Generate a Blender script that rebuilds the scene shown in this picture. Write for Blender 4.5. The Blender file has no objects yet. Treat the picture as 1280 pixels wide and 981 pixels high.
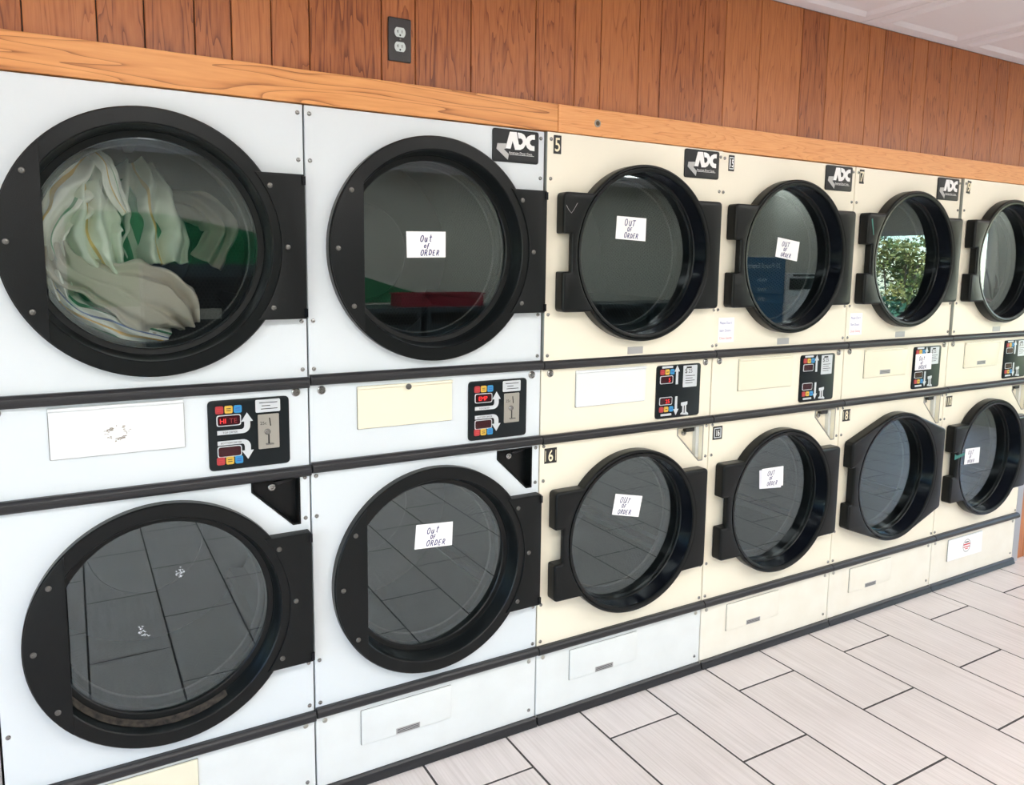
import bpy, bmesh, math, random
from mathutils import Vector, Matrix, noise
from mathutils.geometry import tessellate_polygon

S = bpy.context.scene
COL = S.collection
RND = random.Random(11)

# ------------------------------------------------------------------ camera
FPX, PPX, PPY = 951.154, 628.578, 445.516
CAM = Vector((-0.59191, -2.17864, 1.65928))
YAW, PIT, ROL = 0.51779, -0.12185, 0.01141
FW = Vector((math.sin(YAW) * math.cos(PIT), math.cos(YAW) * math.cos(PIT), math.sin(PIT)))
_r = Vector((math.cos(YAW), -math.sin(YAW), 0)); _u = _r.cross(FW)
RT = _r * math.cos(ROL) + _u * math.sin(ROL)
UP = _u * math.cos(ROL) - _r * math.sin(ROL)
cd = bpy.data.cameras.new('camera'); cam = bpy.data.objects.new('camera', cd); COL.objects.link(cam)
cd.sensor_fit = 'HORIZONTAL'; cd.sensor_width = 36; cd.lens = FPX / 1280 * 36
cd.shift_x = (640 - PPX) / 1280; cd.shift_y = (PPY - 490.5) / 1280
cd.clip_start = 0.02
cam.matrix_world = Matrix(((RT.x, UP.x, -FW.x, CAM.x), (RT.y, UP.y, -FW.y, CAM.y), (RT.z, UP.z, -FW.z, CAM.z), (0, 0, 0, 1)))
S.camera = cam

def at(px, py, y):
    """point where the pixel's line of sight meets the vertical plane y"""
    d = FW + RT * ((px - PPX) / FPX) + UP * ((PPY - py) / FPX)
    return CAM + d * ((y - CAM.y) / d.y)

# ------------------------------------------------------------------ sky, sun, exposure
W = bpy.data.worlds.new('sky'); S.world = W; W.use_nodes = True
_n = W.node_tree.nodes; _n.clear()
_o = _n.new('ShaderNodeOutputWorld'); _b = _n.new('ShaderNodeBackground'); _s = _n.new('ShaderNodeTexSky')
_s.sky_type = 'NISHITA'; _s.sun_disc = False; _s.sun_elevation = math.radians(42); _s.sun_rotation = math.radians(-70)
_s.air_density = 1.0; _s.dust_density = 0.15; _s.ozone_density = 4.0
_b.inputs[1].default_value = 0.62
W.node_tree.links.new(_s.outputs[0], _b.inputs[0]); W.node_tree.links.new(_b.outputs[0], _o.inputs[0])
sl = bpy.data.lights.new('sun', 'SUN'); sl.energy = 15.0; sl.angle = 0.01; sl.color = (1, .95, .86)
so = bpy.data.objects.new('sun', sl); COL.objects.link(so)
so.rotation_euler = Vector((0.55, -0.35, -0.85)).to_track_quat('-Z', 'Y').to_euler()
S.view_settings.view_transform = 'Standard'; S.view_settings.look = 'None'
S.view_settings.gamma = 1.0; S.view_settings.use_curve_mapping = False
S.view_settings.exposure = 0.8
LAMP = 8.7          # luminance of the ceiling light diffusers
S.cycles.use_denoising = True; S.cycles.use_adaptive_sampling = False
S.cycles.max_bounces = 10; S.cycles.diffuse_bounces = 5; S.cycles.glossy_bounces = 5; S.cycles.transparent_max_bounces = 24
S.cycles.sample_clamp_indirect = 6.0

# ------------------------------------------------------------------ materials
MATS = {}
def nodes(name):
    m = bpy.data.materials.new(name); m.use_nodes = True; m.node_tree.nodes.clear()
    MATS[name] = m
    return m, m.node_tree.nodes, m.node_tree.links
def principled(name, col, rough=.5, metal=0., spec=.5, coat=0., bump=None, vary=None, emit=None):
    m, n, l = nodes(name)
    o = n.new('ShaderNodeOutputMaterial'); p = n.new('ShaderNodeBsdfPrincipled'); l.new(p.outputs[0], o.inputs[0])
    p.inputs['Base Color'].default_value = (*col, 1); p.inputs['Roughness'].default_value = rough
    p.inputs['Metallic'].default_value = metal; p.inputs['Specular IOR Level'].default_value = spec
    p.inputs['Coat Weight'].default_value = coat; p.inputs['Coat Roughness'].default_value = .08
    if emit:
        p.inputs['Emission Color'].default_value = (*emit[0], 1); p.inputs['Emission Strength'].default_value = emit[1]
    if bump or vary:
        tc = n.new('ShaderNodeTexCoord')
    if bump:
        nz = n.new('ShaderNodeTexNoise'); nz.inputs['Scale'].default_value = bump[0]; nz.inputs['Detail'].default_value = 3
        bp = n.new('ShaderNodeBump'); bp.inputs['Strength'].default_value = bump[1]; bp.inputs['Distance'].default_value = .002
        l.new(tc.outputs['Object'], nz.inputs['Vector']); l.new(nz.outputs['Fac'], bp.inputs['Height']); l.new(bp.outputs[0], p.inputs['Normal'])
    if vary:
        nz = n.new('ShaderNodeTexNoise'); nz.inputs['Scale'].default_value = vary[0]; nz.inputs['Detail'].default_value = 5
        rp = n.new('ShaderNodeValToRGB'); rp.color_ramp.elements[0].position = .3; rp.color_ramp.elements[1].position = .62
        rp.color_ramp.elements[0].color = (*vary[1], 1); rp.color_ramp.elements[1].color = (*col, 1)
        l.new(tc.outputs['Object'], nz.inputs['Vector']); l.new(nz.outputs['Fac'], rp.inputs[0]); l.new(rp.outputs[0], p.inputs['Base Color'])
    return m
def math_node(n, l, op, a, b=None):
    k = n.new('ShaderNodeMath'); k.operation = op
    for i, v in enumerate((a, b)):
        if v is None: continue
        if isinstance(v, (int, float)): k.inputs[i].default_value = v
        else: l.new(v, k.inputs[i])
    return k.outputs[0]

principled('white_paint', (.69, .745, .775), .28, vary=(1.6, (.665, .725, .76)))
principled('cream_paint', (.86, .815, .675), .24, vary=(1.6, (.84, .785, .635)))
principled('kick_white', (.74, .78, .78), .33, vary=(9, (.71, .745, .74)))
principled('kick_cream', (.83, .805, .71), .33, vary=(9, (.80, .765, .66)))
principled('flap_white', (.74, .775, .79), .3)
principled('flap_cream', (.80, .77, .61), .3)
principled('edge_metal', (.33, .36, .34), .4, .5)
principled('black_plastic', (.005, .0065, .007), .40, spec=.22, bump=(420, .25))
principled('black_satin', (.005, .0065, .007), .30, spec=.22, bump=(300, .12))
principled('black_gloss', (.003, .004, .007), .16, spec=.25)
principled('rail_vinyl', (.019, .020, .023), .36, spec=.4, bump=(200, .2))
principled('panel_black', (.006, .010, .012), .3, spec=.25)
principled('steel', (.34, .34, .33), .25, .95)
principled('dark_steel', (.16, .16, .15), .35, .8)
principled('brushed', (.48, .47, .42), .36, .75)
principled('pocket_grey', (.60, .62, .60), .4)
principled('pocket_rim_shade', (.30, .30, .27), .4)  # bevel edge shadow put into the darker rim colour
principled('gap_shadow', (.16, .16, .15), .7)
principled('silver_print', (.62, .66, .69), .35, .2)
principled('grey_label', (.42, .42, .42), .4, .3)
principled('plate_black', (.016, .018, .021), .4, spec=.3)
principled('print_white', (.90, .90, .90), .45)
principled('print_cream', (.82, .74, .52), .45)
principled('print_black', (.012, .012, .012), .5)
principled('print_blue', (.05, .07, .35), .5)
principled('print_red', (.55, .05, .05), .5)
principled('ink_blue', (.03, .035, .16), .6)
principled('paper', (.90, .90, .91), .65)
principled('paper_back', (.78, .80, .86), .65)
principled('btn_red', (.42, .04, .045), .35)
principled('btn_yellow', (.66, .42, .06), .35)
principled('btn_blue', (.03, .25, .52), .35)
principled('display_dark', (.035, .002, .005), .2)
principled('digit_lit', (.6, .02, .02), .4, emit=((1, .03, .03), .7))
principled('digit_dim', (.25, .01, .015), .4)
principled('teal_tape', (.02, .17, .14), .5)
principled('scuff', (.35, .31, .25), .7)
principled('outlet_plate', (.035, .033, .033), .4, bump=(200, .3))
principled('outlet_face', (.62, .68, .66), .35)
principled('grout', (.05, .046, .046), .9)
principled('wall_grey', (.50, .49, .43), .7, bump=(60, .2))
principled('wall_dark_green', (.004, .15, .055), .55)
principled('ceiling_white', (.80, .785, .83), .55, bump=(90, .15))
principled('t_bar', (.3, .3, .3), .5)
principled('frame_metal', (.45, .46, .47), .35, .7)
principled('washer_dark', (.035, .05, .06), .35)
principled('washer_white', (.62, .64, .66), .35)
principled('red_plastic', (.26, .015, .03), .5)
principled('blue_panel', (.012, .085, .20), .4)
principled('asphalt', (.09, .09, .09), .9)
principled('grass', (.06, .13, .03), .9, vary=(6, (.10, .15, .04)))
principled('bark', (.10, .07, .045), .9)
principled('drum_back', (.035, .035, .035), .5, .3)
principled('lint', (.055, .045, .035), .95, vary=(60, (.012, .011, .010)))
m, n, l = nodes('lamp_diffuser')
_o = n.new('ShaderNodeOutputMaterial'); _e = n.new('ShaderNodeEmission'); _e.inputs[0].default_value = (1, .97, .92, 1); _e.inputs[1].default_value = LAMP
l.new(_e.outputs[0], _o.inputs[0])

def glass_mat(name, tint, f0, refl=(1, 1, 1)):
    m, n, l = nodes(name)
    o = n.new('ShaderNodeOutputMaterial'); mix = n.new('ShaderNodeMixShader')
    t = n.new('ShaderNodeBsdfTransparent'); t.inputs[0].default_value = (*tint, 1)
    g = n.new('ShaderNodeBsdfGlossy'); g.inputs['Roughness'].default_value = 0.0; g.inputs['Color'].default_value = (*refl, 1)
    geo = n.new('ShaderNodeNewGeometry'); dot = n.new('ShaderNodeVectorMath'); dot.operation = 'DOT_PRODUCT'
    l.new(geo.outputs['Incoming'], dot.inputs[0]); l.new(geo.outputs['Normal'], dot.inputs[1])
    a = math_node(n, l, 'ABSOLUTE', dot.outputs['Value'])
    b = math_node(n, l, 'SUBTRACT', 1.0, a); c = math_node(n, l, 'POWER', b, 5.0)
    d = math_node(n, l, 'MULTIPLY', c, 1 - f0); e = math_node(n, l, 'ADD', d, f0)
    l.new(e, mix.inputs[0]); l.new(t.outputs[0], mix.inputs[1]); l.new(g.outputs[0], mix.inputs[2]); l.new(mix.outputs[0], o.inputs[0])
    return m
glass_mat('door_glass', (.86, .885, .88), .072, (.80, .94, 1.0))  # blue in the reflection colour stands in for sky light
glass_mat('window_glass', (.94, .96, .96), .04)

def wood_mat(name, dark, mid, light, axis, scale, rough, spec=.5, contrast=1.0, vary=.0, rings=11.0):
    m, n, l = nodes(name)
    o = n.new('ShaderNodeOutputMaterial'); p = n.new('ShaderNodeBsdfPrincipled'); l.new(p.outputs[0], o.inputs[0])
    tc = n.new('ShaderNodeTexCoord'); oi = n.new('ShaderNodeObjectInfo')
    mp = n.new('ShaderNodeMapping'); l.new(tc.outputs['Object'], mp.inputs['Vector'])
    long_, cross = .55 * scale, 7.0 * scale
    mp.inputs['Scale'].default_value = (long_, cross, cross) if axis == 'x' else (cross, cross, long_)
    add = n.new('ShaderNodeVectorMath'); add.operation = 'ADD'
    sc = n.new('ShaderNodeVectorMath'); sc.operation = 'SCALE'; sc.inputs[0].default_value = (13.1, 7.7, 5.3)
    l.new(oi.outputs['Random'], sc.inputs['Scale']); l.new(mp.outputs[0], add.inputs[0]); l.new(sc.outputs[0], add.inputs[1])
    nz = n.new('ShaderNodeTexNoise'); nz.inputs['Scale'].default_value = 1.0; nz.inputs['Detail'].default_value = 2; nz.inputs['Distortion'].default_value = .4
    l.new(add.outputs[0], nz.inputs['Vector'])
    r1 = math_node(n, l, 'MULTIPLY', nz.outputs['Fac'], rings); r2 = math_node(n, l, 'FRACT', r1)
    fine = n.new('ShaderNodeTexNoise'); fine.inputs['Scale'].default_value = 9.0; fine.inputs['Detail'].default_value = 6
    l.new(add.outputs[0], fine.inputs['Vector'])
    ln = math_node(n, l, 'MULTIPLY', math_node(n, l, 'POWER', r2, 5.0), .62 * contrast)
    q2 = math_node(n, l, 'MULTIPLY', fine.outputs['Fac'], .6); q3 = math_node(n, l, 'ADD', q2, .42)
    q4 = math_node(n, l, 'SUBTRACT', q3, ln); rv = math_node(n, l, 'MULTIPLY', oi.outputs['Random'], vary)
    q5 = math_node(n, l, 'SUBTRACT', q4, rv)
    rp = n.new('ShaderNodeValToRGB'); cr = rp.color_ramp
    cr.elements[0].position = .12; cr.elements[0].color = (*dark, 1); cr.elements[1].position = .92; cr.elements[1].color = (*light, 1)
    e = cr.elements.new(.45); e.color = (*mid, 1)
    l.new(q5, rp.inputs[0]); l.new(rp.outputs[0], p.inputs['Base Color'])
    p.inputs['Roughness'].default_value = rough; p.inputs['Specular IOR Level'].default_value = spec
    bp = n.new('ShaderNodeBump'); bp.inputs['Strength'].default_value = .15; bp.inputs['Distance'].default_value = .001
    l.new(fine.outputs['Fac'], bp.inputs['Height']); l.new(bp.outputs[0], p.inputs['Normal'])
    return m
wood_mat('panel_wood', (.17, .044, .013), (.38, .120, .036), (.55, .205, .064), 'z', 3.0, .34, spec=.4, contrast=.6, vary=.30, rings=9)
wood_mat('trim_oak', (.30, .09, .018), (.64, .25, .066), (.82, .38, .125), 'x', 1.7, .40, contrast=.95, rings=13)
wood_mat('trim_pine', (.48, .17, .045), (.72, .29, .085), (.84, .40, .145), 'x', 3.4, .40, contrast=.65)

def tile_mat():
    m, n, l = nodes('floor_tile')
    o = n.new('ShaderNodeOutputMaterial'); p = n.new('ShaderNodeBsdfPrincipled'); l.new(p.outputs[0], o.inputs[0])
    tc = n.new('ShaderNodeTexCoord'); oi = n.new('ShaderNodeObjectInfo')
    mp = n.new('ShaderNodeMapping'); mp.inputs['Scale'].default_value = (130, 3.0, 1); l.new(tc.outputs['Object'], mp.inputs['Vector'])
    add = n.new('ShaderNodeVectorMath'); add.operation = 'ADD'; sc = n.new('ShaderNodeVectorMath'); sc.operation = 'SCALE'
    sc.inputs[0].default_value = (31, 17, 9); l.new(oi.outputs['Random'], sc.inputs['Scale']); l.new(mp.outputs[0], add.inputs[0]); l.new(sc.outputs[0], add.inputs[1])
    nz = n.new('ShaderNodeTexNoise'); nz.inputs['Scale'].default_value = 1; nz.inputs['Detail'].default_value = 5; l.new(add.outputs[0], nz.inputs['Vector'])
    n2 = n.new('ShaderNodeTexNoise'); n2.inputs['Scale'].default_value = 5; n2.inputs['Detail'].default_value = 3; l.new(tc.outputs['Object'], n2.inputs['Vector'])
    rp = n.new('ShaderNodeValToRGB'); rp.color_ramp.elements[0].position = .3; rp.color_ramp.elements[1].position = .62
    rp.color_ramp.elements[0].color = (.58, .535, .515, 1); rp.color_ramp.elements[1].color = (.72, .675, .66, 1)
    a = math_node(n, l, 'MULTIPLY', nz.outputs['Fac'], .75); b = math_node(n, l, 'MULTIPLY', n2.outputs['Fac'], .3); c = math_node(n, l, 'ADD', a, b)
    d = math_node(n, l, 'MULTIPLY', oi.outputs['Random'], .06); e = math_node(n, l, 'SUBTRACT', c, d)
    l.new(e, rp.inputs[0]); l.new(rp.outputs[0], p.inputs['Base Color']); p.inputs['Roughness'].default_value = .38
    bp = n.new('ShaderNodeBump'); bp.inputs['Strength'].default_value = .12; bp.inputs['Distance'].default_value = .001
    l.new(nz.outputs['Fac'], bp.inputs['Height']); l.new(bp.outputs[0], p.inputs['Normal'])
tile_mat()

def perf_mat(name, cyl, g):
    """galvanised sheet with staggered round holes"""
    m, n, l = nodes(name)
    o = n.new('ShaderNodeOutputMaterial'); p = n.new('ShaderNodeBsdfPrincipled'); l.new(p.outputs[0], o.inputs[0])
    tc = n.new('ShaderNodeTexCoord'); sp = n.new('ShaderNodeSeparateXYZ'); l.new(tc.outputs['Object'], sp.inputs[0])
    pitch = .0135
    if cyl:
        ang = math_node(n, l, 'ARCTAN2', sp.outputs[2], sp.outputs[0]); u = math_node(n, l, 'MULTIPLY', ang, .36 / pitch)
        v = math_node(n, l, 'MULTIPLY', sp.outputs[1], 1 / (pitch * .866))
    else:
        u = math_node(n, l, 'MULTIPLY', sp.outputs[0], 1 / pitch); v = math_node(n, l, 'MULTIPLY', sp.outputs[2], 1 / (pitch * .866))
    row = math_node(n, l, 'FLOOR', v); odd = math_node(n, l, 'MODULO', row, 2.0); odd = math_node(n, l, 'ABSOLUTE', odd)
    sh = math_node(n, l, 'MULTIPLY', odd, .5); uu = math_node(n, l, 'ADD', u, sh)
    fu = math_node(n, l, 'FRACT', math_node(n, l, 'ADD', uu, 100.0)); fv = math_node(n, l, 'FRACT', math_node(n, l, 'ADD', v, 100.0))
    du = math_node(n, l, 'SUBTRACT', fu, .5); dv = math_node(n, l, 'MULTIPLY', math_node(n, l, 'SUBTRACT', fv, .5), .866)
    d2 = math_node(n, l, 'ADD', math_node(n, l, 'MULTIPLY', du, du), math_node(n, l, 'MULTIPLY', dv, dv))
    hole = math_node(n, l, 'LESS_THAN', d2, .075)
    mx = n.new('ShaderNodeMix'); mx.data_type = 'RGBA'; l.new(hole, mx.inputs['Factor'])
    mx.inputs['A'].default_value = (g, g, g * .97, 1); mx.inputs['B'].default_value = (.003, .003, .003, 1)
    l.new(mx.outputs['Result'], p.inputs['Base Color'])
    mm = math_node(n, l, 'MULTIPLY', math_node(n, l, 'SUBTRACT', 1.0, hole), .35); l.new(mm, p.inputs['Metallic'])
    p.inputs['Roughness'].default_value = .5
perf_mat('perforated_drum', True, .055); perf_mat('perforated_plate', False, .03)  # steel tones darkened, shade of the drum interior put into the colour

def cloth_mat(name, base, stripes, rough=.9):
    """stripes: list of (v0, v1, colour) across the towel width (UV v)"""
    m, n, l = nodes(name)
    o = n.new('ShaderNodeOutputMaterial'); p = n.new('ShaderNodeBsdfPrincipled'); l.new(p.outputs[0], o.inputs[0])
    uv = n.new('ShaderNodeUVMap'); sp = n.new('ShaderNodeSeparateXYZ'); l.new(uv.outputs[0], sp.inputs[0])
    rp = n.new('ShaderNodeValToRGB'); cr = rp.color_ramp; cr.interpolation = 'CONSTANT'
    cr.elements[0].position = 0; cr.elements[0].color = (*base, 1); cr.elements[1].position = .9999; cr.elements[1].color = (*base, 1)
    for a, b, c in stripes:
        e = cr.elements.new(a); e.color = (*c, 1); e = cr.elements.new(b); e.color = (*base, 1)
    l.new(sp.outputs[1], rp.inputs[0]); l.new(rp.outputs[0], p.inputs['Base Color'])
    p.inputs['Roughness'].default_value = rough; p.inputs['Sheen Weight'].default_value = .2
    nz = n.new('ShaderNodeTexNoise'); nz.inputs['Scale'].default_value = 260
    tc = n.new('ShaderNodeTexCoord'); l.new(tc.outputs['Object'], nz.inputs['Vector'])
    bp = n.new('ShaderNodeBump'); bp.inputs['Strength'].default_value = .35; bp.inputs['Distance'].default_value = .002
    l.new(nz.outputs['Fac'], bp.inputs['Height']); l.new(bp.outputs[0], p.inputs['Normal'])
cloth_mat('towel_white', (.86, .85, .76), [(.30, .36, (.72, .46, .12)), (.62, .66, (.18, .38, .22))])
cloth_mat('towel_pale', (.78, .82, .69), [(.42, .47, (.70, .48, .15))])
cloth_mat('towel_taupe', (.52, .465, .385), [])
cloth_mat('towel_green', (.05, .22, .10), [(.5, .6, (.45, .52, .40))])
cloth_mat('towel_print', (.75, .76, .70), [(.15, .25, (.03, .16, .07)), (.35, .42, (.70, .42, .10)), (.55, .60, (.05, .10, .30)), (.72, .8, (.04, .18, .09))])
cloth_mat('shirt_grey', (.30, .29, .28), [(.25, .28, (.05, .05, .05)), (.6, .63, (.06, .05, .05))])
cloth_mat('shirt_red', (.17, .05, .07), [(.4, .6, (.25, .24, .24))])

def leaf_mat(name, a, b):
    m, n, l = nodes(name)
    o = n.new('ShaderNodeOutputMaterial'); p = n.new('ShaderNodeBsdfPrincipled'); l.new(p.outputs[0], o.inputs[0])
    tc = n.new('ShaderNodeTexCoord'); nz = n.new('ShaderNodeTexNoise'); nz.inputs['Scale'].default_value = 5; nz.inputs['Detail'].default_value = 4
    rp = n.new('ShaderNodeValToRGB'); rp.color_ramp.elements[0].position = .35; rp.color_ramp.elements[1].position = .65
    rp.color_ramp.elements[0].color = (*a, 1); rp.color_ramp.elements[1].color = (*b, 1)
    l.new(tc.outputs['Object'], nz.inputs['Vector']); l.new(nz.outputs['Fac'], rp.inputs[0]); l.new(rp.outputs[0], p.inputs['Base Color'])
    p.inputs['Roughness'].default_value = .5
leaf_mat('leaf_green', (.06, .19, .07), (.20, .40, .16)); leaf_mat('leaf_gold', (.16, .26, .08), (.55, .45, .14)); leaf_mat('leaf_dark', (.04, .14, .09), (.12, .28, .17))

# ------------------------------------------------------------------ mesh tools
def offset(poly, d):
    n = len(poly); out = []
    for i in range(n):
        a, b, c = poly[i - 1], poly[i], poly[(i + 1) % n]
        e1 = (b[0] - a[0], b[1] - a[1]); e2 = (c[0] - b[0], c[1] - b[1])
        l1 = math.hypot(*e1) or 1; l2 = math.hypot(*e2) or 1
        n1 = (-e1[1] / l1, e1[0] / l1); n2 = (-e2[1] / l2, e2[0] / l2)
        s = (n1[0] + n2[0], n1[1] + n2[1]); k = 1 + n1[0] * n2[0] + n1[1] * n2[1]
        k = max(k, .35)
        out.append((b[0] + d * s[0] / k, b[1] + d * s[1] / k))
    return out
def ccw(poly):
    a = sum(poly[i - 1][0] * poly[i][1] - poly[i][0] * poly[i - 1][1] for i in range(len(poly)))
    return poly if a > 0 else poly[::-1]
def circle(cx, cz, r, n=72, a0=0, a1=360):
    full = abs(a1 - a0) >= 360
    k = n if full else n + 1
    return [(cx + r * math.cos(math.radians(a0 + (a1 - a0) * i / n)), cz + r * math.sin(math.radians(a0 + (a1 - a0) * i / n))) for i in range(k)]
def fillet(poly, rad, n=4):
    """poly: list of (x, z) or (x, z, radius)"""
    out = []
    m = len(poly)
    for i in range(m):
        b = poly[i]; r = b[2] if len(b) > 2 else rad
        a, c = poly[i - 1], poly[(i + 1) % m]
        v1 = Vector((a[0] - b[0], a[1] - b[1])); v2 = Vector((c[0] - b[0], c[1] - b[1]))
        if r <= 0 or v1.length < 1e-6 or v2.length < 1e-6:
            out.append((b[0], b[1])); continue
        v1n, v2n = v1.normalized(), v2.normalized()
        ang = v1n.angle(v2n)
        if ang > 3.05:
            out.append((b[0], b[1])); continue
        t = min(r / math.tan(ang / 2), v1.length * .49, v2.length * .49)
        p0 = Vector(b[:2]) + v1n * t; p1 = Vector(b[:2]) + v2n * t; pb = Vector(b[:2])
        for k in range(n + 1):
            s = k / n
            q = p0 * (1 - s) ** 2 + pb * (2 * s * (1 - s)) + p1 * s * s
            out.append((q.x, q.y))
    return out
def rrect(x0, x1, z0, z1, r=.004, n=3):
    return fillet([(x0, z0), (x1, z0), (x1, z1), (x0, z1)], r, n)

class MB:
    def __init__(s): s.v = []; s.f = []; s.uv = None
    def add(s, vs, fs):
        k = len(s.v); s.v += [tuple(p) for p in vs]; s.f += [tuple(i + k for i in q) for q in fs]; return s
    def box(s, x0, x1, y0, y1, z0, z1):
        return s.add([(x, y, z) for x in (x0, x1) for y in (y0, y1) for z in (z0, z1)],
                     [(0, 1, 3, 2), (4, 6, 7, 5), (0, 4, 5, 1), (2, 3, 7, 6), (0, 2, 6, 4), (1, 5, 7, 3)])
    def loops(s, rings, close=True):
        """rings of equal length, bridged one after another"""
        n = len(rings[0]); vs = [p for r in rings for p in r]; fs = []
        for i in range(len(rings) - 1):
            for j in range(n if close else n - 1):
                a, b = i * n + j, i * n + (j + 1) % n
                fs.append((a, b, b + n, a + n))
        return s.add(vs, fs)
    def slab(s, outer, holes=(), yb=0., yf=-.01, bev=0., steps=3, back=False):
        """flat plate in the xz plane from yb (back) to yf (front, more negative), rounded front edge"""
        fronts = []
        for k, lp in enumerate([outer] + list(holes)):
            lp = ccw(list(lp)); sg = 1 if k == 0 else -1
            rings = [[(x, yb, z) for x, z in lp]]
            if bev > 0:
                for t in range(steps + 1):
                    a = math.pi / 2 * t / steps
                    q = offset(lp, sg * bev * (1 - math.cos(a)))
                    rings.append([(x, yf + bev * (1 - math.sin(a)), z) for x, z in q])
                fl = offset(lp, sg * bev)
            else:
                rings.append([(x, yf, z) for x, z in lp]); fl = lp
            s.loops(rings); fronts.append(fl)
        for yy, lps in ((yf, fronts),) + (((yb, [ccw(list(q)) for q in [outer] + list(holes)]),) if back else ()):
            vs = [Vector((x, z, 0)) for q in lps for x, z in q]
            tri = tessellate_polygon([[Vector((x, z, 0)) for x, z in q] for q in lps])
            s.add([(p.x, yy, p.y) for p in vs], tri)
        return s
    def lathe(s, prof, cx=0., cz=0., n=72, cap=False):
        rings = [[(cx + r * math.cos(2 * math.pi * i / n), y, cz + r * math.sin(2 * math.pi * i / n)) for i in range(n)] for r, y in prof]
        s.loops(rings)
        if cap:
            k = len(s.v); s.f.append(tuple(range(k - n, k)))
        return s
    def ribbon(s, pts, w, y):
        """flat pen stroke of width w in the xz plane"""
        if len(pts) < 2: return s
        L, Rr = [], []
        for i, p in enumerate(pts):
            a = pts[max(i - 1, 0)]; b = pts[min(i + 1, len(pts) - 1)]
            dx, dz = b[0] - a[0], b[1] - a[1]; q = math.hypot(dx, dz) or 1
            nx, nz = -dz / q * w / 2, dx / q * w / 2
            L.append((p[0] + nx, y, p[1] + nz)); Rr.append((p[0] - nx, y, p[1] - nz))
        k = len(pts)
        return s.add(L + Rr, [(i, i + 1, k + i + 1, k + i) for i in range(k - 1)])
    def mesh(s, name, mat, smooth=35, fix=True):
        me = bpy.data.meshes.new(name); me.from_pydata(s.v, [], s.f)
        if fix:
            b = bmesh.new(); b.from_mesh(me); bmesh.ops.remove_doubles(b, verts=b.verts, dist=1e-6)
            bmesh.ops.recalc_face_normals(b, faces=b.faces); b.to_mesh(me); b.free()
        me.materials.append(MATS[mat])
        if smooth:
            me.shade_smooth(); me.set_sharp_from_angle(angle=math.radians(smooth))
        return me

CACHE = {}
def put(name, me, parent=None, loc=(0, 0, 0), rot=None, label=None):
    o = bpy.data.objects.new(name, me); COL.objects.link(o); o.location = loc
    if rot: o.rotation_euler = rot
    if parent: o.parent = parent
    if label: o['label'] = label
    return o
def part(name, key, mat, build, parent=None, loc=(0, 0, 0), rot=None, label=None, smooth=35, fix=True):
    """one mesh object; alike parts share their mesh data"""
    k = (key, mat)
    if k not in CACHE:
        b = MB(); build(b); CACHE[k] = b.mesh(name, mat, smooth, fix)
    return put(name, CACHE[k], parent, loc, rot, label)
def thing(name, label, cat, loc=(0, 0, 0), group=None):
    o = bpy.data.objects.new(name, None); COL.objects.link(o); o.location = loc; o.empty_display_size = .1
    o['label'] = label; o['category'] = cat
    if group: o['group'] = group
    return o
def tag(o, label, cat, group=None):
    o['label'] = label; o['category'] = cat
    if group: o['group'] = group
    return o
def struct(o, label=None):
    o['kind'] = 'structure'
    if label: o['label'] = label
    return o

def text_mb(b, s, size, x, z, y, align='LEFT', shear=0., sx=1.0, bold=0.):
    cu = bpy.data.curves.new('lettering', 'FONT'); cu.body = s; cu.size = size; cu.align_x = align; cu.fill_mode = 'FRONT'
    cu.resolution_u = 3; cu.offset = bold; cu.shear = shear
    ob = bpy.data.objects.new('lettering', cu); me = bpy.data.meshes.new_from_object(ob)
    b.add([(x + v.co.x * sx, y, z + v.co.y) for v in me.vertices], [tuple(p.vertices) for p in me.polygons])
    bpy.data.objects.remove(ob); bpy.data.meshes.remove(me); bpy.data.curves.remove(cu)
    return b

# ------------------------------------------------------------------ the room
XL, XR, YF, YB, HC = -4.0, 7.8, -6.0, 1.15, 2.69
YW = 0.018                                     # face of the panelled wall above the dryers
# floor: dark grout bed with wood-look tiles as parts
floor = struct(part('floor', 'floor', 'grout', lambda b: b.box(XL, XR, YF, YB, -.06, -.0009)), 'pale wood-look floor tiles with dark grout lines')
TW, TL = .3175, .635
tiles = []
c0 = math.floor((XL - 1.623) / TW); c1 = math.ceil((XR - 1.623) / TW)
for c in range(c0, c1):
    x0 = 1.623 + c * TW
    off = -.2 if c % 2 == 0 else -.2 - TL / 2
    ys = [.03] + [off - k * TL for k in range(12)]
    for a, bb in zip(ys[1:], ys[:-1]):
        a2 = max(a, YF)
        if bb - a2 < .02: continue
        xa, xb = max(x0, XL), min(x0 + TW, XR)
        if xb - xa < .02: continue
        tiles.append((xa, xb, a2, bb))
def tile_build(w, d):
    def f(b):
        g, e = .0039, .001
        X, Y = w / 2 - g, d / 2 - g
        b.loops([[(-X, -Y, -.006), (X, -Y, -.006), (X, Y, -.006), (-X, Y, -.006)], [(-X, -Y, -e), (X, -Y, -e), (X, Y, -e), (-X, Y, -e)],
                 [(-X + e, -Y + e, 0), (X - e, -Y + e, 0), (X - e, Y - e, 0), (-X + e, Y - e, 0)]])
        k = len(b.v); b.f.append((k - 4, k - 3, k - 2, k - 1))
    return f
tiles.sort(key=lambda t: (t[0] + t[1]) / 2 < -1.2 and 99 or math.hypot((t[0] + t[1]) / 2 - 1.6, (t[2] + t[3]) / 2 + .9))
for xa, xb, ya, yb in tiles[:300]:
    w, d = round(xb - xa, 4), round(yb - ya, 4)
    part('tile', ('tile', w, d), 'floor_tile', tile_build(w, d), floor, ((xa + xb) / 2, (ya + yb) / 2, 0), smooth=None)
rest = MB()
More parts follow.
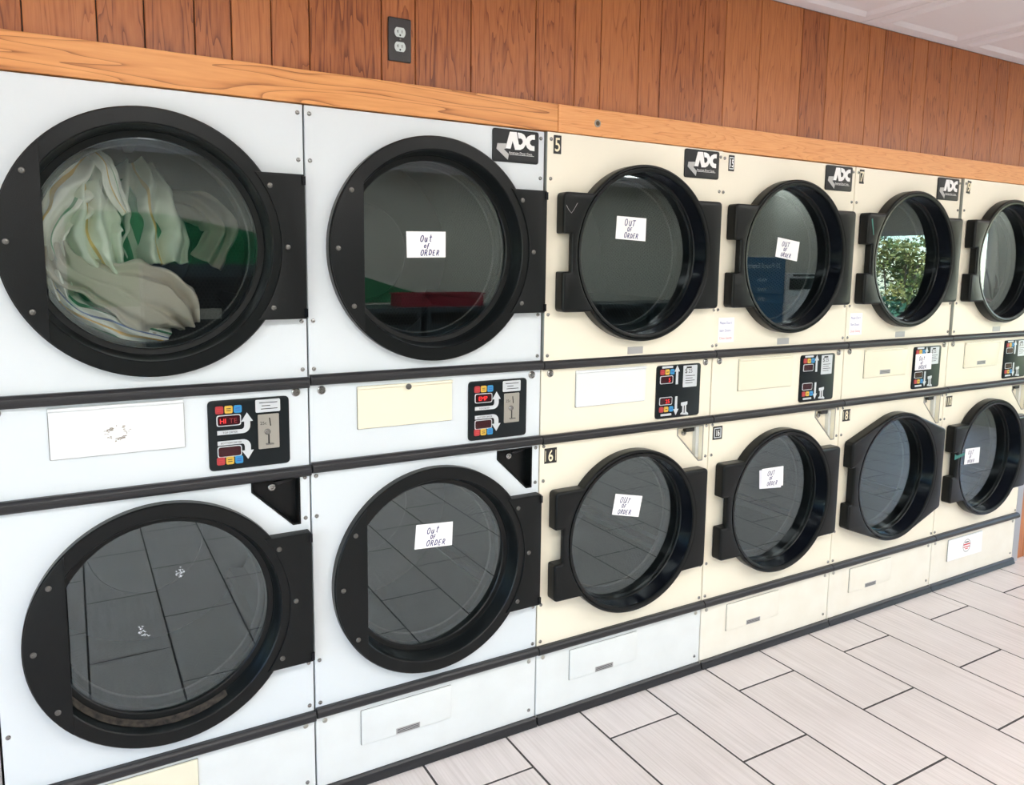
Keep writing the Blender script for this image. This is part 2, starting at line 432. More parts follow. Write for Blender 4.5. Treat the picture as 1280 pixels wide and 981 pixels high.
for xa, xb, ya, yb in tiles[300:]:
    t = MB(); tile_build(xb - xa, yb - ya)(t)
    rest.add([(p[0] + (xa + xb) / 2, p[1] + (ya + yb) / 2, p[2]) for p in t.v], t.f)
o = put('far_tiles', rest.mesh('far_tiles', 'floor_tile', None), floor); o['kind'] = 'stuff'

# panelled wall above the dryers (and beside them), one board at a time
wall_back = struct(part('wall_back', 'wall_back', 'print_black', lambda b: (b.box(XL, XR, YW + .012, YW + .03, 2.12, HC), b.box(XL, -.83, YW + .012, YW + .03, 0, 2.12), b.box(4.03, XR, YW + .012, YW + .03, 0, 2.12))),
                   'wood panelled wall with vertical grooves above the dryers')
gx = [-.5, -.393, -.274, -.182, -.078, .027, .239, .346, .533, .769, .925, 1.032, 1.198, 1.297, 1.504, 1.612, 1.798, 2.035, 2.194, 2.298, 2.459, 2.566, 2.776, 2.879, 3.07, 3.304, 3.462]
pat = [.106, .163, .101, .21, .107, .188, .236, .157]
k = 0
while gx[-1] < XR: gx.append(gx[-1] + pat[k % 8]); k += 1
k = 0
while gx[0] > XL: gx.insert(0, gx[0] - pat[-1 - k % 8]); k += 1
for a, b_ in zip(gx[:-1], gx[1:]):
    a, b_ = max(a, XL), min(b_, XR)
    if b_ - a < .01: continue
    low = 0.0 if (b_ < -.82 or a > 4.02) else 2.12
    w = b_ - a
    part('panel_board', ('pb', round(w, 4), low), 'panel_wood',
         lambda b: b.slab([(-w / 2 + .0015, low), (w / 2 - .0015, low), (w / 2 - .0015, HC), (-w / 2 + .0015, HC)], (), .013, 0, .0015, 1),
         wall_back, ((a + b_) / 2, YW, 0), smooth=None)
# trim boards over the dryers
def trim(name, x0, x1, mat, label):
    o = part(name, name, mat, lambda b: b.slab([(x0, 2.094), (x1, 2.094), (x1, 2.184), (x0, 2.184)], (), YW, -.008, .002, 2, back=True), smooth=None)
    return struct(o, label)
trim('trim_1', -1.6, .8445, 'trim_oak', 'golden oak trim board with bold cathedral grain above white dryers')
t2 = trim('trim_2', .8465, 4.06, 'trim_pine', 'orange pine trim board with a dark knot above cream dryers')
part('knot', 'knot', 'scuff', lambda b: b.lathe([(.013, 0), (.013, -.0015), (.011, -.002)], 0, 0, 20, True), t2, (1.006, -.008, 2.137))
part('knot_core', 'knotc', 'bark', lambda b: b.lathe([(.008, 0), (.008, -.0025), (.006, -.003)], 0, 0, 20, True), t2, (1.006, -.008, 2.137))
for nm, xa, xb in (('trim_3', -.870, -.803), ('trim_4', 4.003, 4.062)):
    struct(part(nm, nm, 'frame_metal', lambda b: b.box(xa, xb, .002, .03, 0, 2.092), smooth=None), 'grey metal filler strip at the end of the dryer row')
# unseen wall added to block sky behind dryers, side walls, front wall, ceiling slab
struct(part('wall_sky_block', 'wall_sky_block', 'wall_grey', lambda b: b.box(XL, XR, YB, YB + .05, 0, HC + .1)))
WIN_R = (-3.78, -2.27, .12, 2.08); WIN_R2 = (-1.85, -.5, .12, 2.08); WIN_L = (-5.2, -1.3, .25, 2.25)
def side_wall(name, x, *wins):
    def f(b):
        ya = YF
        for y0, y1, z0, z1 in wins:
            b.box(x, x + .1, ya, y0, 0, HC + .1); b.box(x, x + .1, y0, y1, 0, z0); b.box(x, x + .1, y0, y1, z1, HC + .1); ya = y1
        b.box(x, x + .1, ya, YB, 0, HC + .1)
    return struct(part(name, name, 'wall_grey', f, smooth=None, fix=False))
side_wall('wall_right', XR, WIN_R, WIN_R2); side_wall('wall_left', XL - .1, WIN_L)
wall_front = struct(part('wall_front', 'wall_front', 'wall_grey', lambda b: b.box(XL - .1, XR + .1, YF - .1, YF, 0, HC + .1)))
wave = [(-.6, 1.35), (-.6, 2.12), (.26, 2.10), (1.08, 1.955), (1.7, 1.72), (2.24, 1.51), (2.78, 1.345), (3.1, 1.27), (3.1, 1.2), (-.6, 1.2)]
part('painted_wave', 'wave', 'wall_dark_green', lambda b: b.slab(wave[1:], (), YF, YF + .004 - .0, 0), wall_front, label='dark green wave painted along the wall', fix=False)
def window(name, x, win, mull, label):
    y0, y1, z0, z1 = win
    o = struct(part(name, name, 'frame_metal', lambda b: (b.box(x - .03, x + .06, y0, y1, z0, z0 + .05), b.box(x - .03, x + .06, y0, y1, z1 - .05, z1),
               b.box(x - .03, x + .06, y0, y0 + .05, z0 + .05, z1 - .05), b.box(x - .03, x + .06, y1 - .05, y1, z0 + .05, z1 - .05)), smooth=None, fix=False), label)
    w = (y1 - y0) / mull
    for k in range(mull):
        part('pane', (name, 'pane', k), 'window_glass', lambda b: b.box(x + .012, x + .018, y0 + k * w + .02, y0 + (k + 1) * w - .02, z0 + .03, z1 - .03), o, smooth=None)
        if k: part('mullion', (name, 'm', k), 'frame_metal', lambda b: b.box(x - .02, x + .05, y0 + k * w - .02, y0 + k * w + .02, z0 + .05, z1 - .05), o, smooth=None)
    return o
window('window_1', XR + .04, WIN_R, 1, 'wide shop window seen reflected in dryer glass')
window('window_3', XR + .04, WIN_R2, 1, 'narrower shop window added for daylight, nearest the dryers')  # unseen extra opening, added to keep daylight on this side
window('window_2', XL - .05, WIN_L, 3, 'side shop window behind the camera')
# ceiling with embossed drop-in tiles and recessed lights
ceil = struct(part('ceiling', 'ceiling', 't_bar', lambda b: b.box(XL, XR, YF, YB, HC + .006, HC + .1)), 'drop ceiling of embossed pale tiles')
CT = .645
def ctile(w, d):
    def f(b):
        X, Y = w / 2 - .0025, d / 2 - .0025
        rings = []
        for ins, h in ((0, .006), (0, 0), (.05, 0), (.066, -.012), (.082, -.012), (.105, .0), (.115, .0)):
            ins = min(ins, X * .9, Y * .9)
            rings.append([(-X + ins, -Y + ins, h), (X - ins, -Y + ins, h), (X - ins, Y - ins, h), (-X + ins, Y - ins, h)])
        b.loops(rings); k = len(b.v); b.f.append((k - 4, k - 3, k - 2, k - 1))
    return f
lights = []
i0 = math.floor((XL - 2.39) / CT); i1 = math.ceil((XR - 2.39) / CT)
LIGHT_CELLS = [(i, j) for i in (-8, -5, -2, 1, 4, 7) for j in (3, 7)]
for i in range(i0, i1):
    for j in range(0, 10):
        xa, xb = max(2.39 + i * CT, XL), min(2.39 + (i + 1) * CT, XR)
        yb_, ya_ = YW - j * CT, max(YW - (j + 1) * CT, YF)
        if xb - xa < .03 or yb_ - ya_ < .03: continue
        if (i, j) in LIGHT_CELLS or (i - 1, j) in LIGHT_CELLS:
            continue
        w, d = round(xb - xa, 4), round(yb_ - ya_, 4)
        part('ceiling_tile', ('ct', w, d), 'ceiling_white', ctile(w, d), ceil, ((xa + xb) / 2, (ya_ + yb_) / 2, HC), smooth=None)
for q, (i, j) in enumerate(LIGHT_CELLS):
    xa, xb = 2.39 + i * CT, min(2.39 + (i + 2) * CT, XR)
    if xa < XL: continue
    spot = ['above the left shop window', 'left of the camera', 'behind the camera', 'across from the middle dryers', 'across from the end dryer', 'above the right shop window'][q // 2]
    row = 'over the open aisle' if j == 3 else 'near the far wall'
    t = thing('ceiling_light', 'recessed rectangular ceiling light %s, %s' % (row, spot), 'light', ((xa + xb) / 2, YW - (j + .5) * CT, HC), 'recessed ceiling lights')
    part('frame', 'cl_frame', 'ceiling_white', lambda b: (b.box(-.64, .64, -.32, -.29, -.004, .006), b.box(-.64, .64, .29, .32, -.004, .006), b.box(-.64, -.61, -.29, .29, -.004, .006), b.box(.61, .64, -.29, .29, -.004, .006)), t, smooth=None, fix=False)
    part('diffuser', 'cl_diff', 'lamp_diffuser', lambda b: b.box(-.61, .61, -.29, .29, .001, .005), t, smooth=None)

# ------------------------------------------------------------------ stacked dryers
ZU, ZL = 1.697, .670
def glass_part(parent, r, y):
    def f(b):
        rings = [[(r * math.cos(2 * math.pi * i / 72), yy, r * math.sin(2 * math.pi * i / 72)) for i in range(72)] for yy in (y, y + .0016)]
        b.loops(rings); b.add(rings[0] + rings[1], [tuple(range(72)), tuple(range(72, 144))])
    return part('glass', ('glass', r, y), 'door_glass', f, parent)
def screw(parent, x, z, y, r=.0062, name='screw', mat='steel'):
    return part(name, ('screw', r), mat, lambda b: b.lathe([(r, 0), (r, -.0015), (r * .8, -.0032), (r * .35, -.004), (r * .3, -.003)], 0, 0, 14, True), parent, (x, y, z))

def white_door(parent, z, name, top):
    d = part(name, 'white_door', 'black_satin', lambda b: b.lathe(
        [(.342, .001), (.342, -.026), (.3385, -.030), (.304, -.030), (.301, -.027), (.298, 0), (.292, .012), (.291, .024), (.289, .027), (.276, .029), (.273, .032), (.273, .060)], 0, 0, 96),
        parent, (.4, 0, z), label='round black door ring', smooth=22)
    glass_part(d, .2755, .034)
    arc = circle(0, 0, .3385, 40, 134.7, 225.3)
    part('latch_plate', 'latch_plate', 'black_plastic', lambda b: b.slab(arc, (), -.0295, -.0345, .0012, 2, back=True), d)
    arc2 = circle(0, 0, .325, 32, -38, 38)
    pl = [(p[0], p[1]) for p in arc2] + [(.388, .2), (.391, .197), (.391, -.197), (.388, -.2)]
    h = part('hinge_plate', 'hinge_plate', 'black_plastic', lambda b: b.slab(pl, (), .0, -.035, .002, 2), d)
    part('hinge_pin', 'hinge_pin', 'black_gloss', lambda b: b.box(-.006, .0035, -.0385, .0, -.012, .012), d, (.389, 0, .183), smooth=None)
    part('hinge_pin', 'hinge_pin', 'black_gloss', None, d, (.389, 0, -.183), smooth=None)
    for sx, sz in ((-.275, .166), (-.316, 0), (-.271, -.167)): screw(d, sx, sz, -.0342, .0075, mat='dark_steel')
    for sx, sz in ((.296, .165), (.341, 0), (.298, -.167)): screw(d, sx, sz, -.0348, .0075, mat='dark_steel')
    return d
def cream_outline(hexa=False, notch=.033):
    X0, X1, H, R = -.358, .357, .200, .311
    if hexa:
        t = math.degrees(math.acos(R / math.hypot(X0, H))); a = math.degrees(math.atan2(H, X0)) - t
        pts = [(X1, -H, .02), (X1, H, .02)] + [(p[0], p[1], 0) for p in circle(0, 0, R, 12, 180 - a, a)]
        pts += [(X0, H, .02), (X0, .085, .006), (X0 + notch * .67, .085, .003), (X0 + notch * .67, -.085, .003), (X0, -.085, .006), (X0, -H, .02)]
        pts += [(p[0], p[1], 0) for p in circle(0, 0, R, 12, 360 - a, 180 + a)]
    else:
        a = math.degrees(math.asin(H / R))
        pts = [(X1, -H, .018), (X1, H, .018)] + [(p[0], p[1], 0) for p in circle(0, 0, R, 40, a, 180 - a)]
        pts += [(X0, H, .018), (X0, .063, .008), (X0 + notch, .063, .004), (X0 + notch, -.063, .004), (X0, -.063, .008), (X0, -H, .018)]
        pts += [(p[0], p[1], 0) for p in circle(0, 0, R, 40, 180 + a, 360 - a)]
    return fillet(pts, 0, 5)
def cream_door(parent, z, name, hexa=False):
    out = cream_outline(hexa)
    deep = cream_outline(hexa, .052)
    def f(b):
        b.slab(out, [circle(0, 0, .298, 72)], -.036, -.050, .009, 4, back=True)
        b.slab(deep, [circle(0, 0, .298, 72)], -.004, -.0365, 0)
        b.lathe([(.2985, -.050), (.290, -.050), (.2870, -.0485), (.2855, -.045), (.2845, -.03), (.2838, .0), (.2833, .012), (.280, .0155), (.2795, .024), (.273, .030), (.270, .095)], 0, 0, 96)
    d = part(name, ('cream_door', hexa), 'black_satin', f, parent, (.4, 0, z), label='six-sided black door frame' if hexa else 'black door frame with square side lugs')
    glass_part(d, .2835, .016)
    part('inner_collar', 'inner_collar', 'black_gloss', lambda b: b.lathe([(.2852, -.0440), (.2840, -.03), (.2834, .0), (.2828, .0125)], 0, 0, 96), d)
    return d
def drum(parent, z, name):
    o = part(name, 'drum', 'perforated_drum', lambda b: b.lathe([(.262, .104), (.268, .100), (.362, .100), (.366, .104), (.366, .70)], 0, 0, 72), parent, (.4, 0, z), label='perforated steel drum')
    part('back_plate', 'drum_back', 'perforated_plate', lambda b: b.lathe([(.366, .70), (.19, .70)], 0, 0, 60), o)
    part('hub_plate', 'drum_hub', 'drum_back', lambda b: b.lathe([(.192, .702), (.186, .694), (.09, .69), (.05, .68)], 0, 0, 48, True), o)
    for a in (90, 210, 330):
        c, s = math.cos(math.radians(a)), math.sin(math.radians(a))
        def f(b):
            base = [(-.03, 0), (-.012, .055), (.012, .055), (.03, 0)]
            b.loops([[(c * (.366 - h) - s * t, yy, s * (.366 - h) + c * t) for t, h in base] for yy in (.13, .68)], True)
            k = len(b.v); b.f += [(k - 8, k - 7, k - 6, k - 5), (k - 4, k - 3, k - 2, k - 1)]
        part('lifter', ('lifter', a), 'drum_back', f, o)
    part('bulkhead_ring', 'bulk', 'black_plastic', lambda b: b.lathe([(.395, .085), (.276, .085), (.266, .099)], 0, 0, 60), o)
    return o
def rail(parent, z, name='bumper_rail', h=.031, dz=0.0, x0=.003, x1=.7985):
    def f(b):
        prof = [(0, 0), (-.012, .0), (-.019, -.005), (-.022, -.012), (-.0225, -.019), (-.020, -.026), (-.013, -h), (0, -h)]
        b.loops([[(x, y, zz) for y, zz in prof] for x in (x0, x1)], True)
        k = len(b.v); b.f += [tuple(range(k - 16, k - 8)), tuple(range(k - 8, k))]
        b.loops([[(x, y, zz) for y, zz in [(-.0222, -.008), (-.0228, -.0095), (-.0222, -.011)]] for x in (x0, x1)], False)
    return part(name, ('rail', h, x0, x1), 'rail_vinyl', f, parent, (0, 0, z + dz))
def lug(b, x, z, w, h, y0, y1, r=.003): return b.slab(rrect(x, x + w, z, z + h, r), (), y0, y1, .0006, 1)

def panel_coords(x0, x1, z0, z1):
    return lambda u, v: (x0 + u * (x1 - x0), z1 - v * (z1 - z0))
def arrow_curved(q, up):
    """silver arrow of the white machines: a bar running right, bending up or down to a head"""
    s = 1 if up else -1
    vc = .46 if up else .61
    def V(u, dv): return q(u, vc - s * dv)
    t = .03
    pts = [V(.105, -t), V(.41, -t)]
    pts += [V(.41 + .095 * math.sin(a), -t + .105 * (1 - math.cos(a))) for a in [math.pi / 2 * k / 6 for k in range(1, 7)]]
    pts += [V(.505, .135), V(.54, .135), V(.468, .262), V(.395, .135), V(.432, .135)]
    pts += [V(.432, .075), V(.425, .045), V(.405, t), V(.105, t)]
    return pts
def control_panel(parent, kind, top='', low='', litt=False):
    x0, x1, z0, z1 = (.52, .741, 1.079, 1.276) if kind == 'w' else (.514, .736, 1.078, 1.283)
    q = panel_coords(x0, x1, z0, z1); W_, H_ = x1 - x0, z1 - z0
    cp = part('control_panel', ('cp', kind), 'panel_black', lambda b: b.slab(rrect(x0, x1, z0, z1, .014, 5), (), 0, -.005, .0015, 2), parent, label='black control panel with coloured buttons')
    def rect(name, u0, u1, v0, v1, mat, y0=-.005, y1=-.0065, r=.003, label=None):
        a, c = q(u0, v1), q(u1, v0)
        return part(name, ('cpr', kind, u0, u1, v0, v1, y1, r), mat, lambda b: b.slab(rrect(a[0], c[0], a[1], c[1], r, 3), (), y0, y1, .0004, 1), cp, label=label)
    def poly(name, pts, mat, key, y1=-.0062):
        return part(name, ('cpp', kind, key), mat, lambda b: b.slab(pts, (), -.005, y1, 0), cp)
    def txt(name, s, u, v, size, mat, y=-.0072, sx=1.0):
        a = q(u, v)
        return part(name, ('cpt', kind, s, u, v, size), mat, lambda b: text_mb(b, s, size, a[0], a[1], y, sx=sx), cp, smooth=None, fix=False)
    if kind == 'w':
        for v, tag_ in ((.135, 'a'), (.865, 'b')):
            for u, c in ((.137, 'btn_red'), (.247, 'btn_yellow'), (.357, 'btn_blue')):
                rect('button', u - .048, u + .048, v - .055, v + .055, c, r=.005, y1=-.008)
                for k in (-1, 1):
                    rect('button_print', u - .028, u + .028, v + k * .014 - .006, v + k * .014 + .006, 'print_black' if c == 'btn_yellow' else c.replace('btn', 'print'), y0=-.008, y1=-.0083, r=.0003)
        for v, s in ((.29, top), (.735, low)):
            rect('display_bezel', .10, .395, v - .08, v + .08, 'silver_print', r=.007)
            rect('display', .112, .383, v - .068, v + .068, 'display_dark', y0=-.0065, y1=-.0072, r=.006)
            if s: txt('display_digits', s, .135, v + .038, .0195, 'digit_lit', y=-.0076, sx=.95)
        if litt: txt('display_digits', 'TE', .25, .328, .0195, 'digit_dim', y=-.0076)
        poly('arrow', arrow_curved(q, True), 'silver_print', 'up'); poly('arrow', arrow_curved(q, False), 'silver_print', 'dn')
        txt('arrow_print', 'TOP DRYER', .17, .475, .0075, 'print_black', y=-.0066); txt('arrow_print', 'BOTTOM DRYER', .14, .625, .0075, 'print_black', y=-.0066)
        il = rect('instruction_label', .575, .885, .03, .215, 'silver_print', r=.004)
        for k, (a, c) in enumerate(((.62, .85), (.65, .76), (.64, .85))):
            rect('label_print', a, c, .07 + k * .045, .082 + k * .045, 'plate_black', y0=-.0065, y1=-.0068, r=.0003)
        rect('coin_plate', .60, .865, .245, .75, 'brushed', y1=-.007, r=.003)
        a = q(.745, .30); b2 = q(.757, .42)
        part('coin_slot', 'coin_slot', 'print_black', lambda b: b.ribbon([(a[0], a[1]), (b2[0], b2[1])], .0032, -.0074), cp)
        txt('coin_value', '25c', .625, .395, .013, 'plate_black', y=-.0074)
        c = q(.715, .50)
        part('coin_button', 'coin_button', 'steel', lambda b: b.lathe([(.0085, 0), (.0085, -.004), (.0065, -.006)], 0, 0, 20, True), cp, (c[0], -.007, c[1]))
        rect('coin_return', .722, .742, .53, .68, 'print_black', y0=-.007, y1=-.0075, r=.0005)
        rect('coin_lip', .69, .79, .672, .69, 'steel', y0=-.007, y1=-.013, r=.001)
    else:
        for v in (.035, .93): rect('strip_label', .11, .35, v - .02, v + .02, 'silver_print', r=.002)
        for v in (.125, .825):
            for u, c in ((.115, 'btn_red'), (.225, 'btn_yellow'), (.335, 'btn_blue')):
                rect('button', u - .047, u + .047, v - .05, v + .05, c, r=.005, y1=-.008)
                rect('button_print', u - .025, u + .025, v - .008, v + .008, 'print_black' if c == 'btn_yellow' else c.replace('btn', 'print'), y0=-.008, y1=-.0083, r=.0003)
        for v, s in ((.27, top), (.67, low)):
            rect('display_bezel', .07, .36, v - .075, v + .075, 'silver_print', r=.006)
            rect('display', .083, .347, v - .063, v + .063, 'display_dark', y0=-.0065, y1=-.0072, r=.005)
            if s: txt('display_digits', s, .20, v + .042, .021, 'digit_lit', y=-.0076)
        for v0, v1, v2 in ((.015, .13, .37), (.955, .84, .60)):
            poly('arrow', [q(.45, v0), q(.51, v1), q(.475, v1), q(.475, v2), q(.425, v2), q(.425, v1), q(.39, v1)], 'silver_print', v0)
        rect('instruction_label', .59, .91, .03, .44, 'silver_print', r=.003)
        txt('label_value', '25', .70, .17, .022, 'print_black', y=-.007); txt('label_print', '$', .62, .17, .026, 'print_black', y=-.007)
        rect('label_mark', .66, .78, .05, .085, 'print_black', y0=-.0065, y1=-.0068, r=.001)
        for k in range(4): rect('label_print', .64, .86 - .05 * (k % 2), .22 + .045 * k, .232 + .045 * k, 'plate_black', y0=-.0065, y1=-.0068, r=.0003)
        pts = [q(.56, .955), q(.74, .975), q(.735, .94), q(.69, .91), q(.685, .79), q(.71, .77), q(.71, .715), q(.565, .73), q(.565, .785), q(.60, .80), q(.60, .91), q(.565, .93)]
        poly('coin_chute', pts, 'silver_print', 'chute')
        rect('coin_slot', .632, .65, .79, .93, 'print_black', y0=-.0062, y1=-.0072, r=.0005)
    return cp
def flap(parent, name, z0, z1, mat, lip=True, datatag=None, x0=.146, x1=.460, label=None):
    def f(b):
        b.slab(rrect(x0, x1, z0, z1, .003, 2), (), 0, -.006, .0012, 2)
        if lip: b.slab(rrect(x0 - .001, x1 + .001, z1 - .009, z1 + .001, .002, 2), (), 0, -.010, .003, 3)
    o = part(name, ('flap', x0, x1, z0, z1, lip), mat, f, parent, label=label)
    part('flap_edge_shade', ('fshade', x0, x1, z0, z1), 'gap_shadow', lambda b: b.slab(rrect(x0 - .0016, x1 + .0012, z0 - .0014, z1 + .001, .003, 2), (), 0, -.0012, 0), o)  # dark rim slab painted in as the shadow around the flap edge
    if datatag:
        a, c, d, e = datatag
        part('data_label', ('dl', datatag), 'grey_label', lambda b: b.slab(rrect(a, c, d, e, .001, 1), (), -.006, -.0066, 0), o)
        part('label_print', ('dlp', datatag), 'plate_black', lambda b: [b.slab(rrect(a + .004, c - .004, d + (e - d) * k - .001, d + (e - d) * k + .001, .0003, 1), (), -.0066, -.0069, 0) for k in (.25, .5, .75)], o)
    return o
def pocket(parent, mat, floormat, white):
    out = [(.633, 1.004), (.633, 1.031), (.766, 1.031), (.766, .892), (.747, .892)]
    o = part('coin_pocket', ('pocket', mat), mat, lambda b: b.slab(offset(ccw(out), -.003), [offset(ccw(out), .0012)], .0, -.0025, .0008, 1), parent, label='angled pocket beside the door')
    def f(b):
        lo = offset(ccw(out), .0022); b.loops([[(x, y, z) for x, z in lo] for y in (-.0015, .034)])
        b.add([(x, .034, z) for x, z in lo], tessellate_polygon([[Vector((x, z, 0)) for x, z in lo]]))
    part('pocket_liner', ('liner', floormat), floormat, f, o, smooth=None)
    part('lock', 'plock', 'steel', lambda b: b.lathe([(.011, 0), (.011, -.006), (.008, -.008), (.005, -.008), (.0045, -.004), (.002, -.004)], 0, 0, 20, True), o, (.694, .034, 1.002))
    if white: part('catch', 'catchw', 'plate_black', lambda b: b.slab([(.70, 1.018), (.755, 1.024), (.755, 1.018), (.71, 1.008)], (), .034, .024, .001, 1), o)
    else:
        part('catch', 'catchc', 'print_black', lambda b: b.slab(rrect(.692, .735, 1.008, 1.029, .002, 1), (), .034, .014, .001, 1), o)
        part('catch_strip', 'cstrip', 'pocket_grey', lambda b: b.slab(rrect(.745, .7625, .897, 1.027, .002, 1), (), .034, .016, .001, 1), o)
    return o
def brand_plate(parent):
    x0, x1, z0, z1 = .601, .773, 1.983, 2.086
    o = part('brand_plate', 'brand', 'plate_black', lambda b: b.slab(rrect(x0, x1, z0, z1, .009, 4), (), 0, -.005, .0015, 2), parent, label='black ADC nameplate')
    def q(px, py):
        u = (px - 220) / 800; v = (py - (130 + 85 * u)) / 582
        return (x0 + u * (x1 - x0), z1 - v * (z1 - z0))
    def pp(name, pts, mat, key): part(name, key, mat, lambda b: b.slab([q(*p) for p in pts], (), -.005, -.0062, 0), o, smooth=None)
    pp('logo_letter', [(505, 205), (622, 213), (662, 430), (690, 440), (690, 530), (600, 525), (555, 365), (520, 505), (435, 495)], 'print_white', 'lA')
    pp('logo_letter', [(640, 218), (700, 228), (750, 255), (785, 310), (795, 375), (780, 440), (745, 500), (690, 530), (690, 440), (720, 420), (735, 385), (725, 345), (700, 325), (660, 322)], 'print_white', 'lD')
    pp('logo_letter', [(945, 262), (880, 262), (820, 290), (785, 345), (780, 420), (810, 490), (865, 540), (940, 552), (940, 465), (890, 455), (858, 420), (860, 375), (895, 345), (945, 348)], 'print_white', 'lC')
    pp('logo_arrow', [(295, 405), (455, 412), (440, 500), (405, 510), (490, 600), (475, 700), (280, 500)], 'grey_label', 'lArr')
    a = q(490, 590)
    part('logo_text', 'lT', 'print_white', lambda b: text_mb(b, 'American Dryer Corp.', .0105, a[0], a[1], -.0064, sx=.92), o, smooth=None, fix=False)
    c, d = q(500, 606), q(930, 650)
    part('logo_rule', 'lR', 'print_white', lambda b: b.ribbon([c, d], .0011, -.0064), o, smooth=None, fix=False)
    return o
def number_plate(parent, s, x0, x1, z0, z1, style='bar', tilt=0):
    cx, cz = (x0 + x1) / 2, (z0 + z1) / 2; w, h = x1 - x0, z1 - z0
    o = part('number_plate', ('np', s, z0), 'print_black', lambda b: b.slab([(-w / 2, -h / 2), (w / 2, -h / 2), (w / 2, h / 2), (-w / 2, h / 2)], (), 0, -.0015, 0), parent, (cx, 0, cz), (0, tilt, 0), label='black number sticker reading ' + s)
    m = 'print_cream' if style == 'bar' else 'grey_label'
    size = h * (1.05 if style != 'box' else .66)
    if style == 'box':
        for k, (a, c, d, e) in enumerate(((-.38, .38, .32, .38), (-.38, .38, -.38, -.32), (-.38, -.3, -.32, .32), (.3, .38, -.32, .32))):
            part('number_border', ('nb', s, z0, k), 'silver_print', lambda b: b.slab([(a * w, d * h), (c * w, d * h), (c * w, e * h), (a * w, e * h)], (), -.0015, -.0018, 0), o, smooth=None)
        m = 'print_white'
    if style == 'bars':
        for k in (-1, 1):
            part('number_border', ('nb', s, z0, k), 'print_cream', lambda b: b.slab([(k * .42 * w - .0012, -.36 * h), (k * .42 * w + .0012, -.36 * h), (k * .42 * w + .0012, .36 * h), (k * .42 * w - .0012, .36 * h)], (), -.0015, -.0018, 0), o, smooth=None)
        m = 'print_cream'
    part('numeral', ('nm', s, z0), m, lambda b: text_mb(b, s, size, 0, -size * .345, -.002, 'CENTER', sx=.78 if len(s) == 1 else .62, bold=.0006), o, smooth=None, fix=False)
    return o

DRYERS = [
 dict(label='white stacked dryer at the left end with towels behind its upper door', body='w', flap='flap_white', kick='kick_white', kflap='flap_cream', dz=-.004),
 dict(label='white stacked dryer with a cream upper flap, between the towel-filled dryer and number 5', body='w', flap='flap_cream', kick='kick_white', kflap='kick_white', dz=.002, plate=1),
 dict(label='cream stacked dryer numbered 5 and 6, next to the white dryers', body='c', flap='flap_white', kick='kick_white', kflap='kick_white', dz=0, plate=1, num=('5', '6'), proud=.012),
 dict(label='cream stacked dryer with boxed numbers 15 and 16', body='c', flap='flap_cream', kick='kick_cream', kflap='kick_cream', dz=0, plate=1, num=('15', '16')),
 dict(label='cream stacked dryer numbered 7 and 8 with a six-sided lower door', body='c', flap='flap_cream', kick='kick_cream', kflap='kick_cream', dz=0, plate=1, num=('7', '8')),
 dict(label='cream stacked dryer numbered 9 and 10 at the right end, clothes behind its upper door', body='c', flap='flap_cream', kick='kick_cream', kflap='flap_white', dz=.001, num=('9', '10'), proud=.012),
]
D = []
